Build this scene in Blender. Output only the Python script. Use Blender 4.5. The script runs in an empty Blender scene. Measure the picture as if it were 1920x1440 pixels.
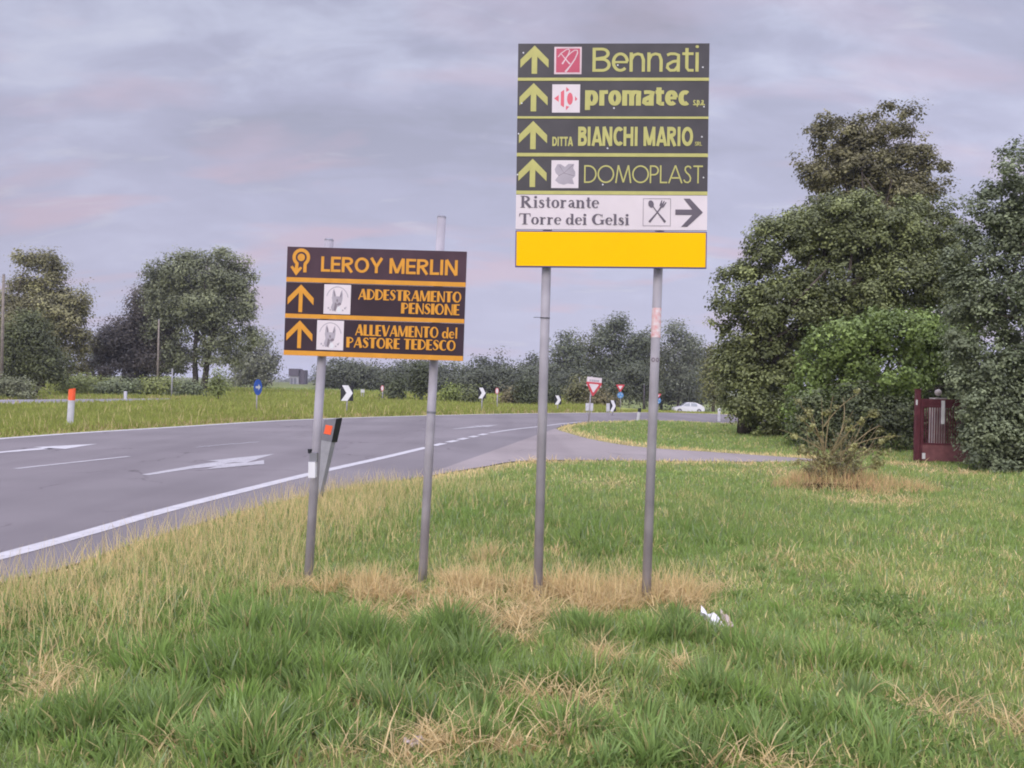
import bpy, math, random
import numpy as np
from mathutils import Matrix, Vector

# ------------------------------------------------------------------ camera, sky, sun, exposure
SC = bpy.context.scene
COL = SC.collection
F = 1500.0                      # focal length in pixels of the 1920 wide photograph
ROLL = math.radians(1.3)
CR, SR = math.cos(ROLL), math.sin(ROLL)
EYE = 1.5
cam_d = bpy.data.cameras.new('camera')
cam_d.sensor_width = 36.0
cam_d.lens = F / 1920 * 36.0
cam_d.clip_start = 0.05
cam_d.clip_end = 9000
cam = bpy.data.objects.new('camera', cam_d)
COL.objects.link(cam)
cam.matrix_world = Matrix(((CR, -SR, 0, 0), (0, 0, -1, 0), (SR, CR, 0, EYE), (0, 0, 0, 1)))
SC.camera = cam

SUN_EL, SUN_AZ = math.radians(34), math.radians(208)      # azimuth from +Y, clockwise: behind the camera, to the left
W = bpy.data.worlds.new('World')
SC.world = W
W.use_nodes = True
def sky_world():
    nt = W.node_tree
    N, L = nt.nodes, nt.links
    N.clear()
    def nd(t, **k):
        n = N.new(t)
        for a, b in k.items():
            setattr(n, a, b)
        return n
    def mth(op, a, b=None, clamp=False):
        n = nd('ShaderNodeMath', operation=op, use_clamp=clamp)
        for i, v in enumerate((a, b)):
            if v is None: continue
            if isinstance(v, (int, float)): n.inputs[i].default_value = v
            else: L.new(v, n.inputs[i])
        return n.outputs[0]
    def mix(fac, a, b, blend='MIX'):
        n = nd('ShaderNodeMix', data_type='RGBA', blend_type=blend)
        for s, v in ((0, fac), (6, a), (7, b)):
            if isinstance(v, (int, float)): n.inputs[s].default_value = v
            elif isinstance(v, tuple): n.inputs[s].default_value = (*v, 1)
            else: L.new(v, n.inputs[s])
        return n.outputs[2]
    def ramp(v, stops):
        n = nd('ShaderNodeValToRGB')
        cr = n.color_ramp
        while len(cr.elements) < len(stops): cr.elements.new(0.5)
        for e, (p, c) in zip(cr.elements, stops):
            e.position = p
            e.color = (*c, 1) if isinstance(c, tuple) else (c, c, c, 1)
        L.new(v, n.inputs[0])
        return n.outputs[0]
    tc = nd('ShaderNodeTexCoord')
    sep = nd('ShaderNodeSeparateXYZ')
    L.new(tc.outputs['Generated'], sep.inputs[0])
    z = mth('MAXIMUM', sep.outputs[2], 0.0)
    den = mth('ADD', z, 0.30)
    cx, cy = mth('DIVIDE', sep.outputs[0], den), mth('DIVIDE', sep.outputs[1], den)
    cmb = nd('ShaderNodeCombineXYZ')
    L.new(cx, cmb.inputs[0]); L.new(cy, cmb.inputs[1])
    def noise(scale, detail, rough, dist=0.0, rot=0.0, sc=(1, 1, 1), off=(0, 0, 0)):
        mp = nd('ShaderNodeMapping')
        L.new(cmb.outputs[0], mp.inputs[0])
        mp.inputs['Rotation'].default_value = (0, 0, rot)
        mp.inputs['Scale'].default_value = sc
        mp.inputs['Location'].default_value = off
        n = nd('ShaderNodeTexNoise')
        n.inputs['Scale'].default_value = scale
        n.inputs['Detail'].default_value = detail
        n.inputs['Roughness'].default_value = rough
        n.inputs['Distortion'].default_value = dist
        L.new(mp.outputs[0], n.inputs['Vector'])
        return n.outputs[0]
    big = noise(1.7, 5, 0.52, 0.7, -0.55, (0.8, 1.35, 1), (0.35, 0.1, 0))
    small = noise(5.2, 6, 0.56, 0.4, -0.4, (0.9, 1.5, 1), (3.1, 1.7, 0))
    pinkn = noise(2.6, 4, 0.5, 0.3, 0.25, (0.8, 1.9, 1), (7.3, 2.2, 0))
    wisp = noise(5.5, 5, 0.6, 0.6, 0.4, (0.6, 1.8, 1), (1.2, 9.4, 0))
    body = mth('ADD', mth('MULTIPLY', big, 0.62), mth('MULTIPLY', small, 0.38))
    deck = ramp(body, [(0.38, (0.345, 0.355, 0.46)), (0.46, (0.405, 0.415, 0.548)), (0.53, (0.46, 0.47, 0.62)), (0.60, (0.56, 0.58, 0.74)), (0.68, (0.66, 0.68, 0.82))])
    # towards the horizon the deck thins to an even pale lavender
    low = (0.565, 0.555, 0.735)
    fade = ramp(z, [(0.02, 0.9), (0.18, 0.62), (0.40, 0.0)])
    deck = mix(fade, deck, low)
    # pink and cream wisps lit by the dawn
    pf = mth('MULTIPLY', ramp(pinkn, [(0.50, 0.0), (0.64, 1.0)]), ramp(z, [(0.03, 0.5), (0.14, 0.95), (0.3, 0.6), (0.5, 0.2)]))
    deck = mix(mth('MULTIPLY', pf, 0.65), deck, (0.66, 0.50, 0.60))
    wf = mth('MULTIPLY', ramp(wisp, [(0.60, 0.0), (0.78, 1.0)]), 0.45)
    deck = mix(wf, deck, (0.72, 0.71, 0.78))
    # overcast sky boosted overhead and behind the camera, unseen, to light the scene
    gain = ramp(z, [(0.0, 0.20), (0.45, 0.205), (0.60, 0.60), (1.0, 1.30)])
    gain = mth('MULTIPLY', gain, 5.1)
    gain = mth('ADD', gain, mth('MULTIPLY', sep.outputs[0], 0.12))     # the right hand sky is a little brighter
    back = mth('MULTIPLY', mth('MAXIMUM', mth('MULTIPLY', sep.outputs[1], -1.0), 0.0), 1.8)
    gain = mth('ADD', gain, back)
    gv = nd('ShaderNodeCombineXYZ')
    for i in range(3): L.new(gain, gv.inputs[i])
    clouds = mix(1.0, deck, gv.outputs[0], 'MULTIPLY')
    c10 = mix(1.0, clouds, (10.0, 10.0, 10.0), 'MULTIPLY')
    sky = nd('ShaderNodeTexSky', sky_type='NISHITA', sun_disc=False)
    sky.sun_elevation = SUN_EL
    sky.sun_rotation = SUN_AZ
    sky.dust_density = 2.0
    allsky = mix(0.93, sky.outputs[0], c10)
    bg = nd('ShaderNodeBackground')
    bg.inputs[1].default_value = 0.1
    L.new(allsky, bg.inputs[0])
    out = nd('ShaderNodeOutputWorld')
    L.new(bg.outputs[0], out.inputs[0])
sky_world()

sun_d = bpy.data.lights.new('sun', 'SUN')
sun_d.energy = 1.5
sun_d.angle = math.radians(25)
sun_d.color = (1.0, 0.94, 0.86)
sun = bpy.data.objects.new('sun', sun_d)
COL.objects.link(sun)
sdir = Vector((math.sin(SUN_AZ) * math.cos(SUN_EL), math.cos(SUN_AZ) * math.cos(SUN_EL), math.sin(SUN_EL)))
sun.rotation_euler = sdir.to_track_quat('Z', 'Y').to_euler()
sun.location = sdir * 60

SC.view_settings.view_transform = 'Standard'
SC.view_settings.look = 'None'
SC.view_settings.exposure = 0.0
SC.view_settings.gamma = 1.0
SC.cycles.max_bounces = 6
SC.cycles.diffuse_bounces = 3
SC.cycles.glossy_bounces = 2
SC.cycles.transmission_bounces = 4
SC.cycles.transparent_max_bounces = 4
SC.cycles.volume_bounces = 0
SC.cycles.filter_width = 1.9
SC.cycles.use_denoising = True
SC.cycles.denoiser = 'OPENIMAGEDENOISE'
SC.cycles.denoising_input_passes = 'RGB_ALBEDO_NORMAL'

# ------------------------------------------------------------------ geometry of the view
def at(px, py, Y):
    """the point seen at photograph pixel (px, py) at depth Y"""
    u, v = px - 960.0, 720.0 - py
    return Vector(((u * CR - v * SR) / F * Y, Y, EYE + (u * SR + v * CR) / F * Y))
def gp(px, py, z=0.0):
    """the ground point seen at pixel (px, py)"""
    u, v = px - 960.0, 720.0 - py
    zz = (u * SR + v * CR) / F
    Y = (z - EYE) / zz
    return Vector(((u * CR - v * SR) / F * Y, Y, z))

# ------------------------------------------------------------------ noise
def _hash(ix, iy, seed):
    h = (ix.astype(np.int64) * 374761393 + iy.astype(np.int64) * 668265263 + seed * 982451653) & 0xffffffff
    h = ((h ^ (h >> 13)) * 1274126177) & 0xffffffff
    h = h ^ (h >> 16)
    return (h & 0xffff) / 65535.0
def vnoise(x, y, seed=0):
    x0, y0 = np.floor(x), np.floor(y)
    fx, fy = x - x0, y - y0
    fx, fy = fx * fx * (3 - 2 * fx), fy * fy * (3 - 2 * fy)
    a, b = _hash(x0, y0, seed), _hash(x0 + 1, y0, seed)
    c, d = _hash(x0, y0 + 1, seed), _hash(x0 + 1, y0 + 1, seed)
    return (a * (1 - fx) + b * fx) * (1 - fy) + (c * (1 - fx) + d * fx) * fy
def fbm(x, y, scale, seed=0, octv=4):
    t, amp, s, tot = 0, 1.0, scale, 0
    for o in range(octv):
        t = t + amp * vnoise(x * s + 17.3 * o, y * s - 9.1 * o, seed + o)
        tot += amp
        amp *= 0.5
        s *= 2.03
    return t / tot
def sst(a, b, x):
    t = np.clip((x - a) / (b - a), 0, 1)
    return t * t * (3 - 2 * t)

# ------------------------------------------------------------------ object helpers
def link(name, data, parent=None):
    o = bpy.data.objects.new(name, data)
    COL.objects.link(o)
    if parent is not None: o.parent = parent
    return o
def tag(o, label=None, cat=None, group=None, kind=None):
    if label: o['label'] = label
    if cat: o['category'] = cat
    if group: o['group'] = group
    if kind: o['kind'] = kind
    return o
def thing(name, label, cat, loc, group=None, rz=0.0):
    o = link(name, None)
    o.location = loc
    o.rotation_euler = (0, 0, rz)
    o.empty_display_size = 0.3
    return tag(o, label, cat, group)

class MB:
    """collects polygons and builds ONE mesh object"""
    def __init__(s):
        s.v, s.f, s.m = [], [], []
    def add(s, vs, fs, mi=0):
        b = len(s.v)
        s.v += [tuple(p) for p in vs]
        s.f += [tuple(b + i for i in f) for f in fs]
        s.m += [mi] * len(fs)
        return s
    def box(s, a, b, mi=0, M=None):
        (x0, y0, z0), (x1, y1, z1) = a, b
        vs = [Vector(p) for p in ((x0, y0, z0), (x1, y0, z0), (x1, y1, z0), (x0, y1, z0), (x0, y0, z1), (x1, y0, z1), (x1, y1, z1), (x0, y1, z1))]
        if M is not None: vs = [M @ p for p in vs]
        return s.add(vs, [(0, 3, 2, 1), (4, 5, 6, 7), (0, 1, 5, 4), (1, 2, 6, 5), (2, 3, 7, 6), (3, 0, 4, 7)], mi)
    def tube(s, pts, rad, n=10, cap=True, mi=0):
        pts = [Vector(p) for p in pts]
        if isinstance(rad, (int, float)): rad = [rad] * len(pts)
        vs, fs = [], []
        for i, p in enumerate(pts):
            t = (pts[min(i + 1, len(pts) - 1)] - pts[max(i - 1, 0)]).normalized()
            up = Vector((0, 1, 0)) if abs(t.y) < 0.9 else Vector((1, 0, 0))
            a = t.cross(up).normalized()
            b = t.cross(a)
            for k in range(n):
                an = 2 * math.pi * k / n
                vs.append(p + (a * math.cos(an) + b * math.sin(an)) * rad[i])
        for i in range(len(pts) - 1):
            for k in range(n):
                k2 = (k + 1) % n
                fs.append((i * n + k, i * n + k2, (i + 1) * n + k2, (i + 1) * n + k))
        if cap:
            fs.append(tuple(range(n - 1, -1, -1)))
            fs.append(tuple((len(pts) - 1) * n + k for k in range(n)))
        return s.add(vs, fs, mi)
    def prism(s, outline, y0, y1, mi=0):
        """outline in (x, z), front at y0 (nearer), back at y1"""
        n = len(outline)
        vs = [(x, y0, z) for x, z in outline] + [(x, y1, z) for x, z in outline]
        fs = [tuple(range(n)), tuple(range(2 * n - 1, n - 1, -1))]
        for i in range(n):
            j = (i + 1) % n
            fs.append((i, n + i, n + j, j))
        return s.add(vs, fs, mi)
    def build(s, name, mats, parent=None, smooth=False, M=None):
        me = bpy.data.meshes.new(name)
        me.from_pydata(s.v, [], s.f)
        if not isinstance(mats, (list, tuple)): mats = [mats]
        for m in mats: me.materials.append(m)
        me.polygons.foreach_set('material_index', s.m)
        if smooth: me.polygons.foreach_set('use_smooth', [True] * len(s.f))
        me.update()
        o = link(name, me, parent)
        if M is not None: o.matrix_local = M
        return o

def tri_mesh(name, co, tri, colour, mat, parent=None, nper=3):
    """a big mesh from arrays: co (n,3), faces (m,nper), colour (n,3)"""
    me = bpy.data.meshes.new(name)
    n, m = len(co), len(tri)
    me.vertices.add(n)
    me.vertices.foreach_set('co', np.ascontiguousarray(co, dtype=np.float32).ravel())
    me.loops.add(m * nper)
    me.loops.foreach_set('vertex_index', np.ascontiguousarray(tri, dtype=np.int32).ravel())
    me.polygons.add(m)
    me.polygons.foreach_set('loop_start', np.arange(0, m * nper, nper, dtype=np.int32))
    me.polygons.foreach_set('loop_total', np.full(m, nper, dtype=np.int32))
    a = me.attributes.new('Col', 'FLOAT_COLOR', 'POINT')
    c4 = np.ones((n, 4), dtype=np.float32)
    c4[:, :3] = colour
    a.data.foreach_set('color', c4.ravel())
    me.materials.append(mat)
    me.update(calc_edges=True)
    return link(name, me, parent)

# ------------------------------------------------------------------ materials
def mat(name, col, rough=0.6, spec=0.3, metal=0.0, var=0.12, vscale=6.0, bump=0.0, bscale=60.0, col2=None):
    m = bpy.data.materials.new(name)
    m.use_nodes = True
    nt = m.node_tree
    N, L = nt.nodes, nt.links
    p = N['Principled BSDF']
    p.inputs['Roughness'].default_value = rough
    p.inputs['Metallic'].default_value = metal
    p.inputs['Specular IOR Level'].default_value = spec
    tc = N.new('ShaderNodeTexCoord')
    no = N.new('ShaderNodeTexNoise')
    no.inputs['Scale'].default_value = vscale
    no.inputs['Detail'].default_value = 5
    L.new(tc.outputs['Object'], no.inputs['Vector'])
    mx = N.new('ShaderNodeMix')
    mx.data_type = 'RGBA'
    c2 = col2 if col2 else tuple(min(1, c * (1 + var)) for c in col)
    c1 = col if col2 else tuple(c * (1 - var) for c in col)
    mx.inputs[6].default_value = (*c1, 1)
    mx.inputs[7].default_value = (*c2, 1)
    rp = N.new('ShaderNodeMapRange')
    rp.inputs[1].default_value = 0.32
    rp.inputs[2].default_value = 0.68
    L.new(no.outputs[0], rp.inputs[0])
    L.new(rp.outputs[0], mx.inputs[0])
    L.new(mx.outputs[2], p.inputs['Base Color'])
    if bump:
        n2 = N.new('ShaderNodeTexNoise')
        n2.inputs['Scale'].default_value = bscale
        n2.inputs['Detail'].default_value = 4
        L.new(tc.outputs['Object'], n2.inputs['Vector'])
        b = N.new('ShaderNodeBump')
        b.inputs['Strength'].default_value = bump
        b.inputs['Distance'].default_value = 0.02
        L.new(n2.outputs[0], b.inputs['Height'])
        L.new(b.outputs[0], p.inputs['Normal'])
    return m
def leaf_mat(name, rough=0.6, trans=0.25, spec=0.2):
    m = bpy.data.materials.new(name)
    m.use_nodes = True
    nt = m.node_tree
    N, L = nt.nodes, nt.links
    p = N['Principled BSDF']
    p.inputs['Roughness'].default_value = rough
    p.inputs['Specular IOR Level'].default_value = spec
    a = N.new('ShaderNodeAttribute')
    a.attribute_name = 'Col'
    L.new(a.outputs['Color'], p.inputs['Base Color'])
    if trans > 0:
        t = N.new('ShaderNodeBsdfTranslucent')
        L.new(a.outputs['Color'], t.inputs[0])
        ms = N.new('ShaderNodeMixShader')
        ms.inputs[0].default_value = trans
        L.new(p.outputs[0], ms.inputs[1])
        L.new(t.outputs[0], ms.inputs[2])
        L.new(ms.outputs[0], N['Material Output'].inputs[0])
    return m

M_LEAF = leaf_mat('leaf', 0.55, 0.22, 0.3)
M_GRASS = leaf_mat('grass_blade', 0.7, 0.38, 0.12)
M_SOIL = leaf_mat('ground_surface', 0.95, 0.0, 0.05)
M_BARK = mat('bark', (0.075, 0.06, 0.05), 0.9, 0.1, var=0.35, vscale=9, bump=0.6, bscale=30)
M_POST = mat('galvanised_steel', (0.345, 0.318, 0.342), 0.6, 0.3, 0.0, var=0.16, vscale=5, bump=0.05, bscale=40)
M_POSTEND = mat('sign_back_metal', (0.22, 0.215, 0.23), 0.5, 0.4, 0.5)
M_WHITE = mat('white_paint', (0.66, 0.645, 0.65), 0.45, 0.3, var=0.06)
M_GREYWHITE = mat('weathered_white', (0.5, 0.49, 0.5), 0.6, 0.3, var=0.1)
M_BLACK = mat('black_paint', (0.02, 0.02, 0.024), 0.5, 0.3)
M_RED = mat('red_paint', (0.50, 0.06, 0.075), 0.45, 0.3, var=0.08)
M_BLUE = mat('blue_paint', (0.03, 0.10, 0.42), 0.45, 0.3, var=0.08)
M_ORANGE_REFL = mat('orange_reflector', (0.85, 0.11, 0.03), 0.35, 0.5, var=0.06, vscale=60)
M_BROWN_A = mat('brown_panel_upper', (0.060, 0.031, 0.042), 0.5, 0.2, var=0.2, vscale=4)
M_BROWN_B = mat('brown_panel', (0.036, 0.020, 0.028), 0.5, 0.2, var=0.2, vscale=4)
M_AMBER = mat('amber_lettering', (0.62, 0.27, 0.025), 0.5, 0.3, var=0.07, vscale=14)
M_DARKP = mat('dark_panel', (0.052, 0.046, 0.048), 0.45, 0.35, var=0.16, vscale=5)
M_PALEY = mat('pale_yellow_lettering', (0.44, 0.41, 0.135), 0.5, 0.3, var=0.06, vscale=14)
M_PWHITE = mat('plate_white', (0.63, 0.555, 0.565), 0.5, 0.3, var=0.05, vscale=4)
M_PGREY = mat('plate_grey_print', (0.115, 0.095, 0.115), 0.5, 0.3)
M_LGREY = mat('light_grey_print', (0.36, 0.32, 0.35), 0.5, 0.3)
M_MGREY = mat('mid_grey_print', (0.20, 0.165, 0.185), 0.5, 0.3)
M_LOGORED = mat('emblem_red', (0.46, 0.075, 0.12), 0.5, 0.3, var=0.05)
M_LOGOPINK = mat('emblem_coral', (0.62, 0.115, 0.15), 0.5, 0.3, var=0.05)
M_PINKWHITE = mat('emblem_pinkish_white', (0.62, 0.48, 0.50), 0.5, 0.3)
M_YELLOW = mat('yellow_cover', (0.90, 0.485, 0.003), 0.7, 0.05, var=0.012, vscale=3)
M_NAVY = mat('navy_edge', (0.06, 0.055, 0.19), 0.5, 0.3)
M_GATE = mat('maroon_paint', (0.105, 0.028, 0.036), 0.55, 0.3, var=0.25, vscale=8)
M_GATEL = mat('maroon_faded_paint', (0.19, 0.075, 0.08), 0.6, 0.3, var=0.2, vscale=8)
M_STONE = mat('pale_stone', (0.36, 0.32, 0.30), 0.8, 0.2, var=0.2)
M_CAR = mat('white_car_paint', (0.62, 0.60, 0.62), 0.25, 0.5, var=0.02)
M_GLASS = mat('car_glass', (0.30, 0.31, 0.33), 0.12, 0.8, var=0.05)
M_RUBBER = mat('rubber', (0.025, 0.025, 0.025), 0.8, 0.2)
M_WOOD = mat('weathered_wood', (0.20, 0.17, 0.14), 0.85, 0.1, var=0.25, vscale=10)
M_CONC = mat('concrete', (0.30, 0.29, 0.30), 0.85, 0.2, var=0.15)
M_DKBUILD = mat('dark_cladding', (0.085, 0.07, 0.085), 0.7, 0.2, var=0.15)
M_PAPER = mat('crumpled_plastic', (0.72, 0.70, 0.71), 0.4, 0.4, var=0.08, vscale=20)
M_PAPER2 = mat('stained_plastic', (0.50, 0.41, 0.36), 0.5, 0.3, var=0.1, vscale=20)
M_STICK1 = mat('red_white_sticker', (0.62, 0.30, 0.29), 0.5, 0.3, var=0.35, vscale=30, col2=(0.66, 0.6, 0.6))

def road_mat():
    m = bpy.data.materials.new('asphalt')
    m.use_nodes = True
    nt = m.node_tree
    N, L = nt.nodes, nt.links
    p = N['Principled BSDF']
    p.inputs['Roughness'].default_value = 0.85
    p.inputs['Specular IOR Level'].default_value = 0.25
    tc = N.new('ShaderNodeTexCoord')
    def noise(scale, det=4, sc=(1, 1, 1), rot=0):
        mp = N.new('ShaderNodeMapping')
        mp.inputs['Scale'].default_value = sc
        mp.inputs['Rotation'].default_value = (0, 0, rot)
        L.new(tc.outputs['Object'], mp.inputs[0])
        n = N.new('ShaderNodeTexNoise')
        n.inputs['Scale'].default_value = scale
        n.inputs['Detail'].default_value = det
        L.new(mp.outputs[0], n.inputs['Vector'])
        return n.outputs[0]
    def mixc(f, a, b, bl='MIX'):
        x = N.new('ShaderNodeMix')
        x.data_type = 'RGBA'
        x.blend_type = bl
        for s, v in ((0, f), (6, a), (7, b)):
            if isinstance(v, float): x.inputs[s].default_value = v
            elif isinstance(v, tuple): x.inputs[s].default_value = (*v, 1)
            else: L.new(v, x.inputs[s])
        return x.outputs[2]
    def rng(v, a, b):
        r = N.new('ShaderNodeMapRange')
        r.inputs[1].default_value = a
        r.inputs[2].default_value = b
        L.new(v, r.inputs[0])
        return r.outputs[0]
    at_ = N.new('ShaderNodeAttribute')
    at_.attribute_name = 'Col'
    c = mixc(rng(noise(0.35, 5), 0.35, 0.65), at_.outputs['Color'], (0.80, 0.80, 0.80), 'MULTIPLY')
    c = mixc(rng(noise(0.8, 3, (1, 0.06, 1), -0.18), 0.45, 0.7), c, (0.84, 0.83, 0.84), 'MULTIPLY')
    c = mixc(rng(noise(190.0, 2), 0.3, 0.75), c, (0.72, 0.72, 0.73), 'MULTIPLY')
    # hairline cracks, here and there
    wv = N.new('ShaderNodeVectorMath')
    wv.operation = 'ADD'
    nz = N.new('ShaderNodeTexNoise')
    nz.inputs['Scale'].default_value = 1.3
    nz.inputs['Detail'].default_value = 4
    L.new(tc.outputs['Object'], nz.inputs['Vector'])
    L.new(tc.outputs['Object'], wv.inputs[0])
    L.new(nz.outputs['Color'], wv.inputs[1])
    vo = N.new('ShaderNodeTexVoronoi')
    vo.feature = 'DISTANCE_TO_EDGE'
    vo.inputs['Scale'].default_value = 0.42
    L.new(wv.outputs[0], vo.inputs['Vector'])
    ck = N.new('ShaderNodeMath')
    ck.operation = 'MULTIPLY'
    r1 = N.new('ShaderNodeMapRange')
    r1.inputs[1].default_value, r1.inputs[2].default_value = 0.012, 0.004
    L.new(vo.outputs['Distance'], r1.inputs[0])
    L.new(r1.outputs[0], ck.inputs[0])
    L.new(rng(noise(0.5, 3), 0.48, 0.6), ck.inputs[1])
    c = mixc(ck.outputs[0], c, (0.62, 0.6, 0.6), 'MULTIPLY')
    L.new(c, p.inputs['Base Color'])
    b = N.new('ShaderNodeBump')
    b.inputs['Strength'].default_value = 0.35
    b.inputs['Distance'].default_value = 0.006
    L.new(noise(160.0, 2), b.inputs['Height'])
    L.new(b.outputs[0], p.inputs['Normal'])
    return m
M_ROAD = road_mat()
def paint_mat():
    m = mat('worn_road_paint', (0.45, 0.43, 0.425), 0.7, 0.2, var=0.1)
    nt = m.node_tree
    N, L = nt.nodes, nt.links
    p = N['Principled BSDF']
    tc = N.new('ShaderNodeTexCoord')
    n = N.new('ShaderNodeTexNoise')
    n.inputs['Scale'].default_value = 14
    n.inputs['Detail'].default_value = 6
    n.inputs['Roughness'].default_value = 0.7
    L.new(tc.outputs['Object'], n.inputs['Vector'])
    r = N.new('ShaderNodeMapRange')
    r.inputs[1].default_value = 0.22
    r.inputs[2].default_value = 0.42
    L.new(n.outputs[0], r.inputs[0])
    a = N.new('ShaderNodeAttribute')
    a.attribute_name = 'Col'          # x = how much of the paint is left
    sp = N.new('ShaderNodeSeparateColor')
    L.new(a.outputs['Color'], sp.inputs[0])
    mu = N.new('ShaderNodeMath')
    mu.operation = 'MULTIPLY'
    L.new(r.outputs[0], mu.inputs[0])
    L.new(sp.outputs[0], mu.inputs[1])
    tr = N.new('ShaderNodeBsdfTransparent')
    ms = N.new('ShaderNodeMixShader')
    L.new(mu.outputs[0], ms.inputs[0])
    L.new(tr.outputs[0], ms.inputs[1])
    L.new(p.outputs[0], ms.inputs[2])
    L.new(ms.outputs[0], N['Material Output'].inputs[0])
    return m
M_PAINT = paint_mat()

# ------------------------------------------------------------------ roads in plan
def smooth_line(pts, n=8):
    """Catmull-Rom through 2-D points"""
    P = [np.array(p[:2], float) for p in pts]
    P = [2 * P[0] - P[1]] + P + [2 * P[-1] - P[-2]]
    out = []
    for i in range(1, len(P) - 2):
        for k in range(n):
            t = k / n
            a, b, c, d = P[i - 1], P[i], P[i + 1], P[i + 2]
            out.append(0.5 * (2 * b + (c - a) * t + (2 * a - 5 * b + 4 * c - d) * t * t + (3 * b - a - 3 * c + d) * t ** 3))
    out.append(P[-2])
    return np.array(out)
def gl(pix): return [tuple(gp(*p))[:2] for p in pix]

far_edge = smooth_line([(-13.5, 0.0), (-13.0, 9.0)] + gl([(0, 821), (300, 801.5), (560, 786.5), (800, 779), (1000, 775), (1200, 773.5)]) + [(10.4, 47.6), (14.0, 46.2), (22, 42), (40, 34)])
lawn_edge = smooth_line(gl([(1042, 803), (1062, 797), (1110, 791.5), (1230, 789), (1400, 795)]) + [(20.5, 34.6), (40, 27)])
drive_far = smooth_line(gl([(1048, 807), (1110, 824), (1200, 838), (1340, 848), (1480, 857.5), (1530, 861)]))
drive_near = smooth_line(gl([(1530, 863.5), (1480, 866), (1250, 864), (1000, 863), (900, 876), (780, 896), (640, 918), (520, 942), (300, 1003), (0, 1094)]) + [(-5.0, 4.0), (-6.2, 0.0)])
ROAD = np.vstack([far_edge, lawn_edge[::-1], drive_far, drive_near])
strip = [gp(*p) for p in ((-500, 772), (0, 761), (160, 757), (322, 752), (322, 747), (160, 748.5), (0, 749.5), (-500, 755))]
STRIP = np.array([p[:2] for p in strip])

def seg_dist(x, y, poly, closed=True):
    d = np.full(x.shape, 1e9)
    n = len(poly)
    for i in range(n if closed else n - 1):
        a, b = poly[i], poly[(i + 1) % n]
        ex, ey = b[0] - a[0], b[1] - a[1]
        l2 = ex * ex + ey * ey + 1e-12
        t = np.clip(((x - a[0]) * ex + (y - a[1]) * ey) / l2, 0, 1)
        d = np.minimum(d, (x - a[0] - t * ex) ** 2 + (y - a[1] - t * ey) ** 2)
    return np.sqrt(d)
def inside(x, y, poly):
    r = np.zeros(x.shape, bool)
    n = len(poly)
    for i in range(n):
        (xa, ya), (xb, yb) = poly[i], poly[(i + 1) % n]
        if ya == yb: continue
        c = ((ya > y) != (yb > y)) & (x < (xb - xa) * (y - ya) / (yb - ya) + xa)
        r ^= c
    return r
LAWN = np.vstack([lawn_edge, [(40, 18.4)], drive_far[::-1]])
def is_isle(x, y):
    m = (y > 17) & (x < 0.42 * (y - 20)) & (y < 100)
    return m & ~inside(np.asarray(x, float), np.asarray(y, float), LAWN)
def sdist(x, y):
    """signed distance to asphalt, negative on it"""
    x, y = np.asarray(x, float), np.asarray(y, float)
    d = seg_dist(x, y, ROAD)
    d = np.where(inside(x, y, ROAD), -d, d)
    d2 = seg_dist(x, y, STRIP)
    d2 = np.where(inside(x, y, STRIP), -d2, d2)
    return np.minimum(d, d2)
def height(x, y, sd=None):
    x, y = np.asarray(x, float), np.asarray(y, float)
    if sd is None: sd = sdist(x, y)
    h = 0.10 * (fbm(x, y, 0.7, 5, 3) - 0.5) - 0.025 * sst(1.0, 2.5, sd) + 0.05 * (fbm(x, y, 3.0, 9, 2) - 0.5)
    h = h * sst(0.1, 1.0, sd) - 0.012 * (1 - sst(0.0, 0.4, sd))
    h = np.where(sd < -0.25, -0.06, np.where(sd < 0, -0.012 + sd * 0.19, h))
    h = h - 1.9 * sst(49, 84, y) * sst(7, 13, x)          # land falls away behind the roundabout
    return h

# ------------------------------------------------------------------ what grows where
def blob(x, y, spots):
    m = np.zeros(np.shape(x))
    for px, py, rx, ry, w in spots:
        c = gp(px, py)
        q = ((x - c.x) / rx) ** 2 + ((y - c.y) / ry) ** 2
        m = np.maximum(m, w * np.exp(-q * 1.1))
    return m
STRAW = [(640, 1105, .55, .32, .8), (760, 1120, .55, .28, 1), (900, 1090, .5, .3, .9), (820, 1150, .5, .2, .8), (1000, 1150, .5, .2, .7), (1180, 1150, .5, .18, .6), (860, 1130, .5, .25, .95), (960, 1100, .35, .35, 1), (1045, 1105, .35, .3, 1), (1130, 1120, .4, .28, .9), (1240, 1110, .42, .35, .95),
         (930, 1180, .25, .16, .8), (1110, 1215, .2, .28, .95), (1285, 1255, .16, .1, .9), (960, 1310, .35, .14, .85), (900, 1390, .35, .14, .95), (980, 1400, .2, .15, .8), (830, 1290, .22, .2, .7),
         (1130, 1330, .16, .12, .8), (1150, 1405, .2, .1, .9), (950, 1030, .5, .5, .55), (1130, 910, .8, .9, .6), (1560, 900, 1.0, .9, 1), (1640, 935, .7, .8, .95), (1480, 885, .6, .8, .7), (1430, 872, .6, .7, .7),
         (1300, 850, 2.5, .9, .75), (1100, 860, 1.6, .7, .9), (1000, 868, 1.0, .6, .8), (1800, 885, .9, .8, .8), (1700, 870, .8, .8, .8), (1660, 1058, .4, .22, .8), (1480, 1060, .5, .25, .6),
         (1850, 1040, .6, .3, .55), (1800, 1320, .5, .16, .6), (1600, 1290, .5, .12, .45), (560, 1400, .5, .1, .6), (250, 1395, .3, .15, .6), (80, 1290, .35, .3, .6), (1420, 1420, .4, .1, .6), (700, 1410, .3, .1, .6),
         (1380, 880, 1.0, .5, .5), (880, 1060, .3, .3, .5), (1150, 1050, .35, .25, .45)]
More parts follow.
